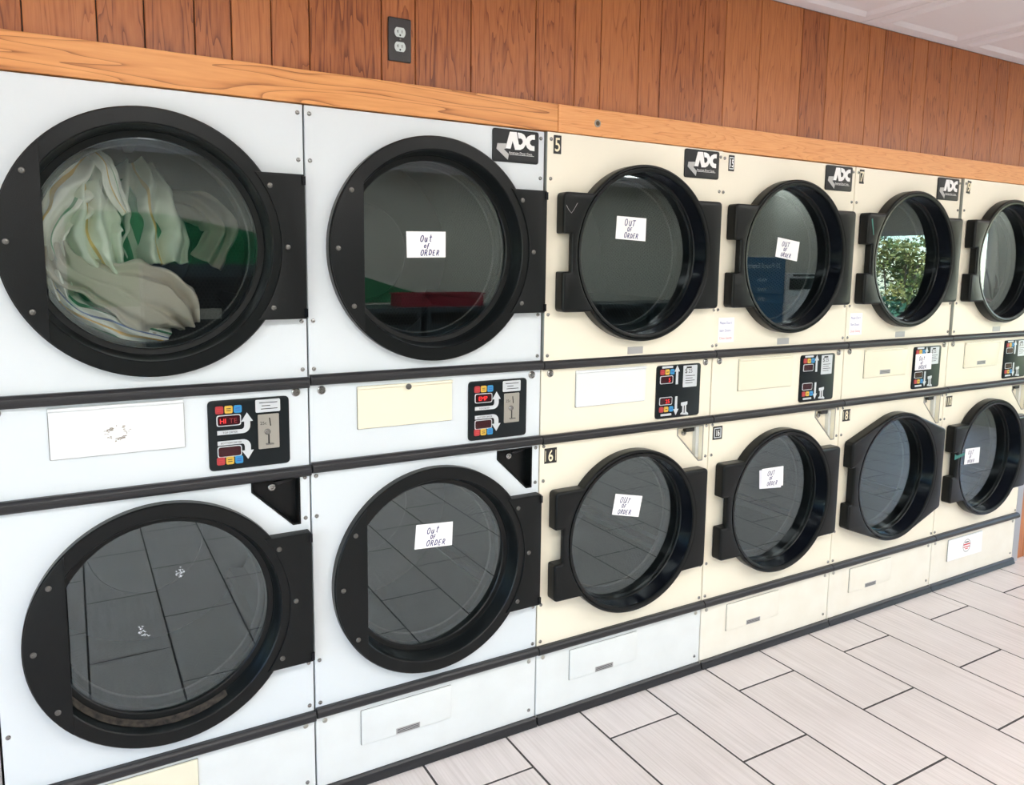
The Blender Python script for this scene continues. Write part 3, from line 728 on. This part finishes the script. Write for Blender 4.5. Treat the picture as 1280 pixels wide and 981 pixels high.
for i, c in enumerate(DRYERS):
    X0 = -.8 + .8 * i
    t = thing('stacked_dryer', c['label'], 'dryer', (X0, 0, 0), 'stacked dryers along the wall'); D.append(t)
    paint = 'white_paint' if c['body'] == 'w' else 'cream_paint'
    pr = c.get('proud', 0)
    hr = .318 if c['body'] == 'w' else .29
    part('cabinet', 'cabinet', 'edge_metal', lambda b: (b.box(.004, .010, .012, 1.0, .03, 2.085), b.box(.790, .796, .012, 1.0, .03, 2.085), b.box(.010, .790, .012, 1.0, 2.079, 2.085), b.box(.010, .790, .012, 1.0, .03, .036), b.box(.010, .790, .994, 1.0, .036, 2.079), b.box(.010, .790, .06, .9, 1.17, 1.18)), t, smooth=None, fix=False)
    up = part('upper_front_panel', ('ufp', hr, pr), paint, lambda b: b.slab(rrect(.0025, .7975, 1.316, 2.091, .003, 2), [circle(.4, ZU, hr, 72)], .014, 0, .0015, 1), t, (0, -pr, 0))
    if pr: part('panel_edge', 'pedge', 'edge_metal', lambda b: b.box(.0015, .0030, .001, .030, 1.316, 2.091), up, smooth=None)
    for zz in (2.068, 1.94, 1.488, 1.348):
        for xx in (.0165, .7835): screw(up, xx, zz, 0)
    fa = part('control_fascia', 'fascia', paint, lambda b: b.slab(rrect(.0025, .7975, 1.052, 1.314, .003, 2), (), .014, 0, .0015, 1), t)
    for xx in (.037, .762): part('lock', 'flock', 'steel', lambda b: b.lathe([(.0125, 0), (.0125, -.004), (.0095, -.006), (.0075, -.0035), (.0045, -.0035), (.003, -.006)], 0, 0, 20, True), fa, (xx, 0, 1.284))
    lo = part('lower_front_panel', ('lfp', hr), paint, lambda b: b.slab(rrect(.0025, .7975, .285, 1.050, .003, 2), [circle(.4, ZL, hr, 72), [(.633, 1.004), (.633, 1.031), (.766, 1.031), (.766, .892), (.747, .892)]], .014, 0, .0015, 1), t)
    for zz in (1.028, .905, .45, .312):
        for xx in (.0165, .7835): screw(lo, xx, zz, 0)
    ki = part('kick_panel', 'kick', c['kick'], lambda b: b.slab(rrect(.0025, .7975, .022, .283, .003, 2), (), .014, 0, .0015, 1), t)
    for xx in (.03, .77): screw(ki, xx, .249, 0, .008, mat='brushed')
    screw(ki, .772, .062, 0)
    for z in (1.330, 1.069, .297): rail(t, z, dz=c['dz'])
    part('base_rail', 'base_rail', 'rail_vinyl', lambda b: b.loops([[(x, y, z) for y, z in [(.01, .033), (-.008, .033), (-.013, .028), (-.015, .016), (-.019, .010), (-.021, .002), (.01, .002)]] for x in (.003, .797)]), t)
    if c['body'] == 'w':
        white_door(t, ZU, 'upper_door', True); white_door(t, ZL, 'lower_door', False)
    else:
        ud = cream_door(t, ZU, 'upper_door'); ud.location.y = -pr
        cream_door(t, ZL, 'lower_door', hexa=(i == 4))
        part('rating_tag', 'rtag', 'grey_label', lambda b: b.slab(rrect(.364, .435, 1.336, 1.362, .001, 1), (), 0, -.0008, 0), up)
    drum(t, ZU, 'upper_drum'); drum(t, ZL, 'lower_drum')
    pocket(t, 'black_plastic' if c['body'] == 'w' else 'pocket_rim_shade', 'black_satin' if c['body'] == 'w' else paint, c['body'] == 'w')
    if i == 0: control_panel(t, 'w', 'HI', '', True)
    elif i == 1: control_panel(t, 'w', ' EMP', '')
    else: control_panel(t, 'c', '  5' if i == 2 else '', '25' if i == 2 else '')
    fl = flap(t, 'access_flap', 1.156, 1.286, c['flap'], datatag=(.258, .336, 1.168, 1.188) if i in (4, 5) else None,
              label={0: 'white flap with worn sticker residue', 1: 'cream flap', 2: 'bright white flap'}.get(i))
    kf = flap(t, 'kick_flap', .130, .246, c['kflap'], lip=False, datatag=(.262, .346, .132, .152) if i in (1, 2, 3, 4) else None)
    if i == 0:
        rr = random.Random(3)
        def resid(b):
            for k in range(46):
                a = rr.uniform(-2.6, 3.3); q = .021 + rr.gauss(0, .003); sx = rr.uniform(.001, .004); sz = rr.uniform(.0006, .002)
                if .9 < a < 1.9 and rr.random() < .8: continue
                x, z = .297 + 1.05 * q * math.cos(a), 1.213 + .85 * q * math.sin(a)
                b.slab([(x - sx, z - sz), (x + sx, z - sz * .6), (x + sx * .8, z + sz), (x - sx * .7, z + sz * .8)], (), -.006, -.0063, 0)
        part('sticker_residue', 'resid', 'scuff', resid, fl, smooth=None)
    if i == 1: part('flap_bolt', 'fbolt', 'dark_steel', lambda b: b.lathe([(.009, 0), (.009, -.004), (.005, -.005)], 0, 0, 18, True), fl, (.308, -.010, 1.277))
    if c.get('plate'):
        bp = brand_plate(t); bp.location.y = -pr
    if 'num' in c:
        a, b_ = c['num']
        st = 'box' if i == 3 else 'bars'
        nu = number_plate(t, a, .026, .056, 2.022, 2.082, 'box' if i == 3 else ('bar' if i == 2 else 'bars'), tilt=.12 if i == 5 else 0)
        nu.location.y = -pr
        if i == 3: nu.location.x += .012
        number_plate(t, b_, .020, .071, .966, 1.020, st)
    if i in (3, 4):
        w = part('warning_sticker', 'wst', 'paper', lambda b: b.slab([(0, 0), (.086, 0), (.086, .098), (0, .098)], (), 0, -.0006, 0), t, (.024 if i == 3 else .026, 0, 1.358), label='small white sticker asking people not to slam doors')
        for k, (s, mm) in enumerate((("Please Don't", 'print_blue'), ('Slam Doors', 'print_blue'), ('Close Gently', 'print_red'))):
            part('sticker_text', ('wst', k), mm, lambda b: text_mb(b, s, .0152, .006, .072 - .030 * k, -.0009, sx=.86), w, smooth=None, fix=False)
    if i == 4: part('teal_mark', 'teal5', 'teal_tape', lambda b: b.slab([(.058, 1.868), (.066, 1.872), (.082, 1.80), (.078, 1.80)], (), -.0495, -.0506, 0), t)
    if i == 5: part('teal_mark', 'teal6', 'teal_tape', lambda b: b.slab([(.05, .70), (.135, .715), (.136, .728), (.07, .72), (.05, .73)], (), -.0495, -.0506, 0), t)

def by_name(parent, name): return [o for o in parent.children if o.name.split('.')[0] == name][0]
ld1 = by_name(D[0], 'lower_door')
rr = random.Random(5)
def lint_strip(b):
    n = 40; rings = []
    for rad, yy in ((.2975, -.002), (.2935, .010), (.2905, .0235)):
        rings.append([((rad - .0015 - rr.random() * .0015) * math.cos(math.radians(205 + 95 * k / n)), yy, (rad - .0015 - rr.random() * .0015) * math.sin(math.radians(205 + 95 * k / n))) for k in range(n + 1)])
    b.loops(rings, False)
part('lint', 'lintstrip', 'lint', lint_strip, ld1, label='brown lint in the bottom of the door recess')
def lint_fleck(seed):
    def f(b):
        q = random.Random(seed)
        for k in range(16):
            x, z = q.gauss(0, .006), q.gauss(0, .007); a = q.uniform(0, 6.28); m_ = q.uniform(.002, .005)
            b.ribbon([(x, z), (x + m_ * math.cos(a), z + m_ * math.sin(a)), (x + m_ * 1.6 * math.cos(a + .8), z + m_ * 1.6 * math.sin(a + .8))], .0014, 0)
    return f
for k, (px, py) in enumerate(((177, 790), (224, 716))):
    p = at(px, py, .0332); part('lint_fleck', ('fleck', k), 'paper_back', lint_fleck(k), ld1, (p.x + .4, .0332, p.z - ZL), smooth=None, fix=False)
v3 = [at(px, py, -.0625) for px, py in ((708, 256), (711, 262), (714.4, 266.4), (718, 261), (722, 253.7))]
ud3 = by_name(D[2], 'upper_door')
part('scratch', 'scr', 'grey_label', lambda b: b.ribbon([(p.x - 1.2, p.z - ZU) for p in v3], .0012, -.0504), ud3, smooth=None, fix=False)

# ------------------------------------------------------------------ handwritten notes
GLY = {
 'O': [[(.3 + .3 * math.cos(a * .5236 + 1.9), .5 + .5 * math.sin(a * .5236 + 1.9)) for a in range(13)]],
 'U': [[(0, 1), (.02, .3), (.15, .02), (.4, .02), (.55, .3), (.6, 1)], [(.6, 1), (.62, 0)]],
 'T': [[(-.05, .97), (.7, 1.0)], [(.34, 1), (.26, 0)]],
 'F': [[(.05, -.05), (.12, 1), (.62, 1.02)], [(.08, .5), (.48, .54)]],
 'R': [[(0, 0), (.08, 1), (.42, .98), (.52, .76), (.36, .52), (.06, .48)], [(.24, .5), (.62, -.05)]],
 'D': [[(.02, 0), (.08, 1)], [(-.05, 1), (.38, .95), (.62, .6), (.5, .15), (-.02, 0)]],
 'E': [[(.52, 1), (.06, .98), (0, 0), (.54, .02)], [(.04, .5), (.42, .54)]],
 'o': [[(.28 + .28 * math.cos(a * .5236 + 1.9), .36 + .36 * math.sin(a * .5236 + 1.9)) for a in range(13)]],
 'f': [[(.5, .95), (.3, 1.0), (.2, .7), (.12, -.2)], [(0, .5), (.45, .55)]],
 'u': [[(0, .7), (.02, .2), (.15, 0), (.35, .1), (.42, .7)], [(.42, .7), (.46, 0)]],
 't': [[(.22, 1), (.18, .1), (.38, .02)], [(0, .65), (.45, .7)]],
}
def scrawl(b, s, x, z, h, rr, y, pen):
    for ch in s:
        if ch == ' ': x += h * .4; continue
        g = GLY[ch]; k = rr.uniform(.88, 1.1); dz = rr.uniform(-.06, .06) * h; sl = .2 + rr.uniform(-.06, .08)
        for st in g:
            pts = [(x + (p[0] * .8 + p[1] * sl) * h * k, z + dz + p[1] * h * k) for p in st]
            sm = []
            for a, c in zip(pts[:-1], pts[1:]): sm += [a, ((a[0] + c[0]) / 2, (a[1] + c[1]) / 2)]
            b.ribbon(sm + [pts[-1]], pen, y)
        x += h * .80 * k
    return x
def note(corners, y, label, lines, seed, mat='paper'):
    """corners: TL, TR, BR, BL pixels on the plane y that the sheet is taped to"""
    c = [at(px, py, y) for px, py in corners]
    tl, tr, br, bl = c
    ctr = (tl + tr + br + bl) / 4
    o = part('paper_note', ('note', seed), mat, lambda b: (b.slab([(p.x - ctr.x, p.z - ctr.z) for p in (bl, br, tr, tl)], (), 0, -.0006, 0, back=True)), None, ctr, smooth=None)
    tag(o, label, 'note', 'handwritten notes')
    w = ((tr - tl).length + (br - bl).length) / 2; h = ((tl - bl).length + (tr - br).length) / 2
    ang = math.atan2((tr - tl).z, (tr - tl).x)
    rr = random.Random(seed)
    def f(b):
        for s, u, v, hh in lines: scrawl(b, s, -w / 2 + u * w, h / 2 - v * h, hh * h, rr, -.0010, .0030)
    part('handwriting', ('hw', seed), 'ink_blue', f, o, rot=(0, -ang, 0), smooth=None, fix=False)
    return o
L3 = lambda a, b_, c, u=.3: [(a, u, .40, .26), (b_, u + .1, .63, .17), (c, u, .92, .21)]
YGW, YGC = .0330, .0150
note([(507.7, 289), (557, 289.6), (556.8, 321.6), (508.6, 322)], YGW, 'white note reading out of order on the upper glass of the second white dryer', L3('Out', 'of', 'ORDER', .34), 1)
note([(771.2, 269.7), (807.9, 273), (806.6, 301.6), (769.2, 298.3)], YGC - .012, 'white note taped to the upper glass of dryer 5', L3('OUT', 'OF', 'ORDER', .27), 2)
note([(972.4, 296.4), (999.5, 302.5), (995.9, 326.7), (969, 320.6)], YGC, 'tilted white note on the upper glass of dryer 15', L3('OUT', 'OF', 'ORDER', .22), 3)
note([(520.3, 656.3), (566, 651.6), (564.9, 681), (518, 686.8)], YGW, 'white note on the lower glass of the second white dryer', L3('Out', 'OF', 'ORDER', .3), 4)
note([(769.4, 617), (803, 619.8), (798, 646), (764.8, 643.2)], YGC, 'white note on the lower glass of dryer 6', L3('OUT', 'OF', 'ORDER', .2), 5)
note([(949.2, 588), (976, 584), (976, 609), (949.2, 611)], YGC, 'sheet of paper half hidden behind the note on dryer 16', [], 6, 'paper_back')
note([(952.6, 586.2), (979.2, 582.2), (978.6, 606.5), (951.6, 609.5)], YGC - .0015, 'front note of two overlapping on the lower glass of dryer 16', L3('OUT', 'OF', 'ORDER', .25), 7)
note([(1206.9, 561), (1225, 558.7), (1223.3, 578), (1205, 580.7)], YGC, 'small white note on the lower glass of dryer 10', L3('OUT', 'OF', 'ORDER', .2), 8)
note([(1144.7, 442.8), (1164.9, 441), (1163.7, 461.2), (1143.5, 463)], -.0095, 'white note stuck over the control panel of dryer 7', L3('Out', 'of', 'ORDER', .22), 9)
sg = [at(px, py, -.0068) for px, py in ((1185.9, 676.5), (1228, 664.5), (1226.7, 689), (1183.9, 701.8))]
cs = sum(sg, Vector()) / 4
sh = tag(part('paper_sign', 'psign', 'paper', lambda b: b.slab([(p.x - cs.x, p.z - cs.z) for p in sg[::-1]], (), 0, -.0006, 0, back=True), None, cs, smooth=None), 'white printed sheet with a red and black round emblem on the bottom flap', 'sign')
part('emblem_ring', 'emr', 'grey_label', lambda b: b.slab(circle(0, 0, .036, 32), [circle(0, 0, .031, 32)], -.0006, -.0009, 0), sh, (.012, 0, .004))
part('emblem_text', 'emt', 'print_red', lambda b: (b.slab(rrect(-.030, .030, .003, .011, .001, 1), (), -.0006, -.0009, 0), b.slab(rrect(-.028, .028, -.010, -.004, .001, 1), (), -.0006, -.0009, 0), b.slab(rrect(-.014, .014, -.020, -.015, .001, 1), (), -.0006, -.0009, 0)), sh, (.012, 0, .004))
part('emblem_text', 'emt2', 'print_black', lambda b: b.slab(rrect(-.018, .018, .016, .022, .001, 1), (), -.0006, -.0009, 0), sh, (.012, 0, .004))

# ------------------------------------------------------------------ wall outlet
wo = thing('wall_outlet', 'dark duplex wall outlet with pale sockets on the wood panelling', 'outlet', (.294, YW, 2.31))
part('face_plate', 'wof', 'outlet_plate', lambda b: b.slab(rrect(-.036, .036, -.062, .062, .004, 2), (), 0, -.007, .003, 3), wo)
for zz in (-.020, .021):
    s_ = part('socket', 'wos', 'outlet_face', lambda b: b.slab(fillet([(p[0], p[1]) for p in circle(0, 0, .0175, 28) if abs(p[1]) < .0142], 0), (), -.006, -.0085, .001, 2), wo, (0, 0, zz))
    part('slot', 'wsl1', 'print_black', lambda b: (b.slab(rrect(-.008, -.0062, -.003, .006, .0003, 1), (), -.0085, -.0088, 0), b.slab(rrect(-.0105, -.008, .001, .0028, .0003, 1), (), -.0085, -.0088, 0)), s_)
    part('slot', 'wsl2', 'print_black', lambda b: b.slab(rrect(.005, .0068, -.0025, .0065, .0003, 1), (), -.0085, -.0088, 0), s_)
    part('ground_hole', 'wsl3', 'print_black', lambda b: b.slab(circle(0, -.0085, .0027, 12), (), -.0085, -.0088, 0), s_)
screw(wo, 0, 0, -.007, .0035)

# ------------------------------------------------------------------ laundry inside the drums
def cloth(name, label, mat, spine, bulge, folds, seed, y_sq=1.0, nu=70, nv=36):
    """spine: (px, py, y, half width m, tilt rad) seen in the photo; a sheet sewn along it with folds"""
    pts = [at(s[0], s[1], s[2]) for s in spine]
    def cr(vals, t):
        k = min(int(t), len(vals) - 2); f = t - k
        p0, p1, p2, p3 = vals[max(k - 1, 0)], vals[k], vals[k + 1], vals[min(k + 2, len(vals) - 1)]
        return .5 * ((2 * p1) + (p2 - p0) * f + (2 * p0 - 5 * p1 + 4 * p2 - p3) * f * f + (3 * p1 - p0 - 3 * p2 + p3) * f ** 3)
    b = MB(); uv = []
    n = len(pts) - 1
    for i in range(nu + 1):
        t = min(n * i / nu, n - 1e-6); p = cr(pts, t); w = cr([s[3] for s in spine], t); tl = cr([s[4] for s in spine], t)
        d = (cr(pts, min(t + .05, n - 1e-6)) - cr(pts, max(t - .05, 0))); d.y *= .3; d.normalize()
        side = Vector((-d.z, 0, d.x)).normalized()
        side = (side * math.cos(tl) + Vector((0, 1, 0)) * math.sin(tl))
        nor = d.cross(side).normalized()
        if nor.y > 0: nor = -nor
        for j in range(nv + 1):
            s = 2 * j / nv - 1
            a = folds[0] * math.sin(folds[1] * s * math.pi + folds[2] * i / nu * 3 + seed + 2.2 * noise.noise(Vector((s * 1.2, t * .8, seed))))
            a += folds[0] * .6 * noise.noise(Vector((s * 3.1, t * 1.7, seed + 9)))
            q = p + side * (s * w * (1 + .18 * noise.noise(Vector((t * 1.9, s, seed + 4))))) + nor * (bulge * (1 - s * s) + a)
            q += Vector((noise.noise(q * 9 + Vector((seed, 0, 0))), noise.noise(q * 9 + Vector((0, seed, 0))), noise.noise(q * 9 + Vector((0, 0, seed))))) * .010
            q.y = max(q.y, .108)
            b.v.append(tuple(q)); uv.append((i / nu, j / nv))
    m_ = nv + 1
    for i in range(nu):
        for j in range(nv): b.f.append((i * m_ + j, i * m_ + j + 1, (i + 1) * m_ + j + 1, (i + 1) * m_ + j))
    me = b.mesh(name, mat, None, fix=False); me.shade_smooth()
    ul = me.uv_layers.new(name='UVMap')
    for lp in me.loops: ul.data[lp.index].uv = uv[lp.vertex_index]
    o = put(name, me)
    md = o.modifiers.new('thickness', 'SOLIDIFY'); md.thickness = .005; md.offset = 1
    return tag(o, label, 'towel' if 'towel' in name else 'clothing', 'laundry inside the dryers')
def CZ(x, y): return (50 + x / 3.7714, 180 + y / 3.7714)
def sp(*rows): return [(*CZ(r[0], r[1]), r[2], r[3], r[4]) for r in rows]
cloth('towel', 'white towel with an orange stripe curling up the left side of the dryer glass', 'towel_white', sp((250, 60, .26, .04, .2), (200, 150, .20, .075, .3), (120, 230, .15, .085, .2), (60, 330, .14, .06, .1), (30, 450, .14, .045, 0), (60, 600, .15, .035, .2), (120, 720, .16, .03, 0)), .02, (.022, 3.2, 2), 1.3)
cloth('towel', 'pale towel hanging in folds through the middle of the tumbling laundry', 'towel_pale', sp((210, 180, .22, .05, .2), (230, 300, .17, .07, .2), (240, 430, .15, .072, .1), (290, 540, .15, .055, .1), (340, 620, .17, .03, 0)), .03, (.024, 2.6, 1), 4.1)
cloth('towel', 'narrow twisted white towel edge falling from the top of the drum', 'towel_white', sp((250, 30, .22, .018, .3), (300, 110, .19, .024, .5), (345, 220, .18, .022, .2), (405, 330, .17, .010, .2)), .012, (.006, 1.5, 3), 7.7)
cloth('towel', 'taupe towel lying in a long roll across the bottom of the heap', 'towel_taupe', sp((80, 470, .16, .030, 0), (120, 570, .14, .050, .1), (240, 640, .13, .055, .1), (400, 690, .13, .085, .2), (540, 730, .14, .095, .2), (650, 780, .15, .075, .2), (705, 850, .17, .03, .1)), .04, (.020, 2.8, 2), 2.6)
cloth('towel', 'dim greenish towel blurred behind the others toward the upper middle', 'towel_pale', sp((440, 90, .42, .05, .2), (480, 210, .36, .07, .3), (520, 340, .32, .085, .2), (560, 470, .28, .09, .2), (590, 570, .24, .06, .1)), .03, (.026, 2.4, 2), 5.9)
cloth('towel', 'dark green towel in the shadow behind the pale ones', 'towel_green', sp((330, 170, .34, .05, .2), (360, 300, .31, .07, .2), (400, 430, .29, .09, .1), (430, 560, .28, .08, .1)), .02, (.012, 2.4, 2), 8.3)
cloth('towel', 'faint grey towel flung toward the right of the drum', 'towel_taupe', sp((560, 260, .50, .03, .2), (680, 280, .50, .05, .3), (800, 330, .48, .06, .2), (850, 420, .46, .05, .2), (780, 560, .42, .05, .1)), .02, (.012, 2, 2), 3.3)
cloth('towel', 'patterned towel with green, blue and yellow stripes at the bottom of the glass', 'towel_print', sp((70, 690, .17, .030, .1), (160, 780, .15, .040, .2), (280, 840, .14, .045, .2), (420, 890, .14, .045, .2), (600, 930, .15, .035, .2)), .02, (.010, 2.5, 3), 6.4)
cloth('shirt', 'crumpled grey shirt pressed against the glass of the far right upper dryer', 'shirt_grey', [(1232, 272, .24, .07, .1), (1234, 300, .20, .11, .2), (1234, 340, .20, .12, .2), (1234, 370, .21, .09, .1)], .03, (.016, 2.6, 2), 12.1)
cloth('shirt', 'dark red patterned cloth below the grey shirt in the far right dryer', 'shirt_red', [(1216, 372, .17, .04, .1), (1228, 380, .15, .05, .2), (1240, 386, .16, .05, .1)], .02, (.010, 2.2, 2), 13.7)

# ------------------------------------------------------------------ the far side of the shop (seen reflected in the glass)
def washer(x, y, w, h, d, body, label, sign=False, slots=False):
    t = thing('front_load_washer', label, 'washer', (x, y, 0), 'washers across the aisle')
    k = ('wa', w, h, d)
    part('body', k + ('b',), body, lambda b: b.loops([[(px, py, z) for px, py in fillet([(-w / 2, -d), (w / 2, -d), (w / 2, 0), (-w / 2, 0)], .015, 3)] for z in (.02, h)]).add([(px, py, h) for px, py in fillet([(-w / 2, -d), (w / 2, -d), (w / 2, 0), (-w / 2, 0)], .015, 3)], [tuple(range(16))]), t)
    def ring(b):
        n = 36; cz = h * .48
        b.loops([[(r * math.cos(2 * math.pi * q / n), yy, cz + r * math.sin(2 * math.pi * q / n)) for q in range(n)] for r, yy in ((.22, 0), (.22, .03), (.20, .04), (.16, .04), (.155, .02))])
    d_ = part('door', k + ('d',), 'brushed', ring, t)
    part('door_glass', k + ('g',), 'black_gloss', lambda b: b.add([(.157 * math.cos(2 * math.pi * q / 36), .021, h * .48 + .157 * math.sin(2 * math.pi * q / 36)) for q in range(36)], [tuple(range(36))]), d_)
    part('control_strip', k + ('c',), 'panel_black', lambda b: b.box(-w * .42, w * .42, 0, .012, h - .17, h - .05), t, smooth=None)
    if slots:
        part('vent_slot', k + ('v',), 'print_black', lambda b: (b.box(-.25, .1, 0, .008, h - .03, h - .008), b.box(.16, .26, 0, .008, h - .03, h - .008)), t, smooth=None)
    return t
ordinal = ['first', 'second', 'third', 'fourth', 'fifth', 'sixth', 'seventh', 'eighth']
for k in range(8):
    washer(1.55 + k * .76, -5.22, .70, 1.18, .72, 'washer_dark', 'dark front-load washer by the far wall, %s from the black change machine' % ordinal[k])
cm = thing('change_machine', 'tall black change machine against the far wall', 'machine', (.55, -5.45, 0))
part('body', 'cmb', 'washer_dark', lambda b: b.slab(rrect(-.55, .55, .0, 1.62, .02, 3), (), -.45, 0, 0, back=True), cm, smooth=None)
part('front_panel', 'cmf', 'plate_black', lambda b: b.box(-.42, .42, 0, .015, .5, 1.5), cm, smooth=None)
part('cash_slot', 'cms', 'brushed', lambda b: b.box(-.12, .12, .015, .03, 1.1, 1.2), cm, smooth=None)
bn = thing('storage_bin', 'long red plastic bin lying on the far washers', 'bin', (3.0, -5.55, 1.18))
part('tub', 'bint', 'red_plastic', lambda b: (b.box(-.5, .5, -.15, -.14, 0, .13), b.box(-.5, .5, .14, .15, 0, .13), b.box(-.5, -.49, -.14, .14, 0, .13), b.box(.49, .5, -.14, .14, 0, .13), b.box(-.49, .49, -.14, .14, 0, .01)), bn, smooth=None, fix=False)
part('rim', 'binr', 'red_plastic', lambda b: (b.box(-.515, .515, .14, .165, .13, .145), b.box(-.515, .515, -.165, -.14, .13, .145), b.box(-.515, -.485, -.14, .14, .13, .145), b.box(.485, .515, -.14, .14, .13, .145)), bn, smooth=None, fix=False)
w1 = washer(5.72, -3.42, .72, 1.76, .80, 'washer_white', 'tall washer with a blue price panel')
bpnl = part('price_panel', 'bpnl', 'blue_panel', lambda b: b.box(-.34, .34, 0, .014, .92, 1.75), w1, smooth=None, label='blue panel lettered 20 Pound Express')
def facing_y(b, s, size, x, z, y):
    q = MB(); text_mb(q, s, size, 0, 0, 0, 'CENTER'); b.add([(x - p[0], y, z + p[2]) for p in q.v], q.f)
for k, (s, z, sz) in enumerate((('20 Pound Express', 1.64, .075), ('WASH', 1.50, .05), ('RINSE', 1.40, .05), ('SPIN', 1.30, .05))):
    part('panel_text', ('ptx', k), 'silver_print', lambda b: facing_y(b, s, sz, 0, z, .0146), bpnl, smooth=None, fix=False)
washer(6.46, -3.42, .72, 1.585, .80, 'washer_white', 'white washer with black vent slots beside the blue price panel', slots=True)

# ------------------------------------------------------------------ outside the shop window
struct(part('ground_outside', 'go', 'asphalt', lambda b: b.box(-14, 30, -22, 12, -.12, -.07)), 'paved ground outside the shop')
gr = part('grass_strip', 'gs', 'grass', lambda b: b.box(9.6, 26, -20, 6, -.07, -.02), smooth=None); gr['kind'] = 'structure'; gr['label'] = 'grass strip beyond the pavement'
def shrub(x, y, h, r, mat, label, seed, n=3400):
    t = thing('shrub', label, 'shrub', (x, y, -.03), 'shrubs outside the shop window')
    rr = random.Random(seed)
    st = MB()
    for k in range(6):
        a = rr.uniform(0, 6.28); q = rr.uniform(.05, .25) * r
        x1, y1, z1 = math.cos(a) * r * .5, math.sin(a) * r * .5, h * .7
        ring = lambda px, py, pz, w: [(px + w * math.cos(2 * math.pi * i / 6), py + w * math.sin(2 * math.pi * i / 6), pz) for i in range(6)]
        st.loops([ring(q * math.cos(a), q * math.sin(a), 0, .03), ring(x1, y1, z1, .01)])
    put('stems', st.mesh('stems', 'bark'), t)
    b = MB()
    blobs = [(rr.uniform(-.5, .5) * r, rr.uniform(-.5, .5) * r, h * rr.uniform(.25, .85), r * rr.uniform(.35, .6)) for _ in range(16)]
    for k in range(n):
        cx, cy, cz, cr_ = rr.choice(blobs)
        d = Vector((rr.gauss(0, 1), rr.gauss(0, 1), rr.gauss(0, 1))).normalized() * cr_ * rr.uniform(.6, 1.05)
        p = Vector((cx, cy, max(cz + d.z, .05))) + Vector((d.x, d.y, 0))
        u = Vector((rr.gauss(0, 1), rr.gauss(0, 1), rr.gauss(0, .6))).normalized(); v = u.orthogonal().normalized()
        v.rotate(Matrix.Rotation(rr.uniform(0, 6.28), 3, u)); s_ = rr.uniform(.03, .06)
        b.add([p, p + u * s_ + v * s_ * .45, p + u * s_ * 2.1, p + u * s_ - v * s_ * .45], [(0, 1, 2, 3)])
    put('foliage', b.mesh('foliage', mat, None, fix=False), t)
shrub(11.9, -9.0, 2.9, 1.05, 'leaf_green', 'tall green shrub farthest from the golden one', 1)
shrub(11.4, -7.0, 2.7, .85, 'leaf_green', 'rounded green shrub beside the golden one', 2)
shrub(11.4, -5.55, 2.5, .55, 'leaf_gold', 'golden leaved shrub at the end of the hedge', 3, 2600)
shrub(10.2, -5.1, 1.25, .5, 'leaf_dark', 'low dark shrub in front of the golden one', 4, 2200)
shrub(14.8, -8.9, 4.6, 1.9, 'leaf_dark', 'tall dark tree-like shrub behind the hedge', 6, 5500)
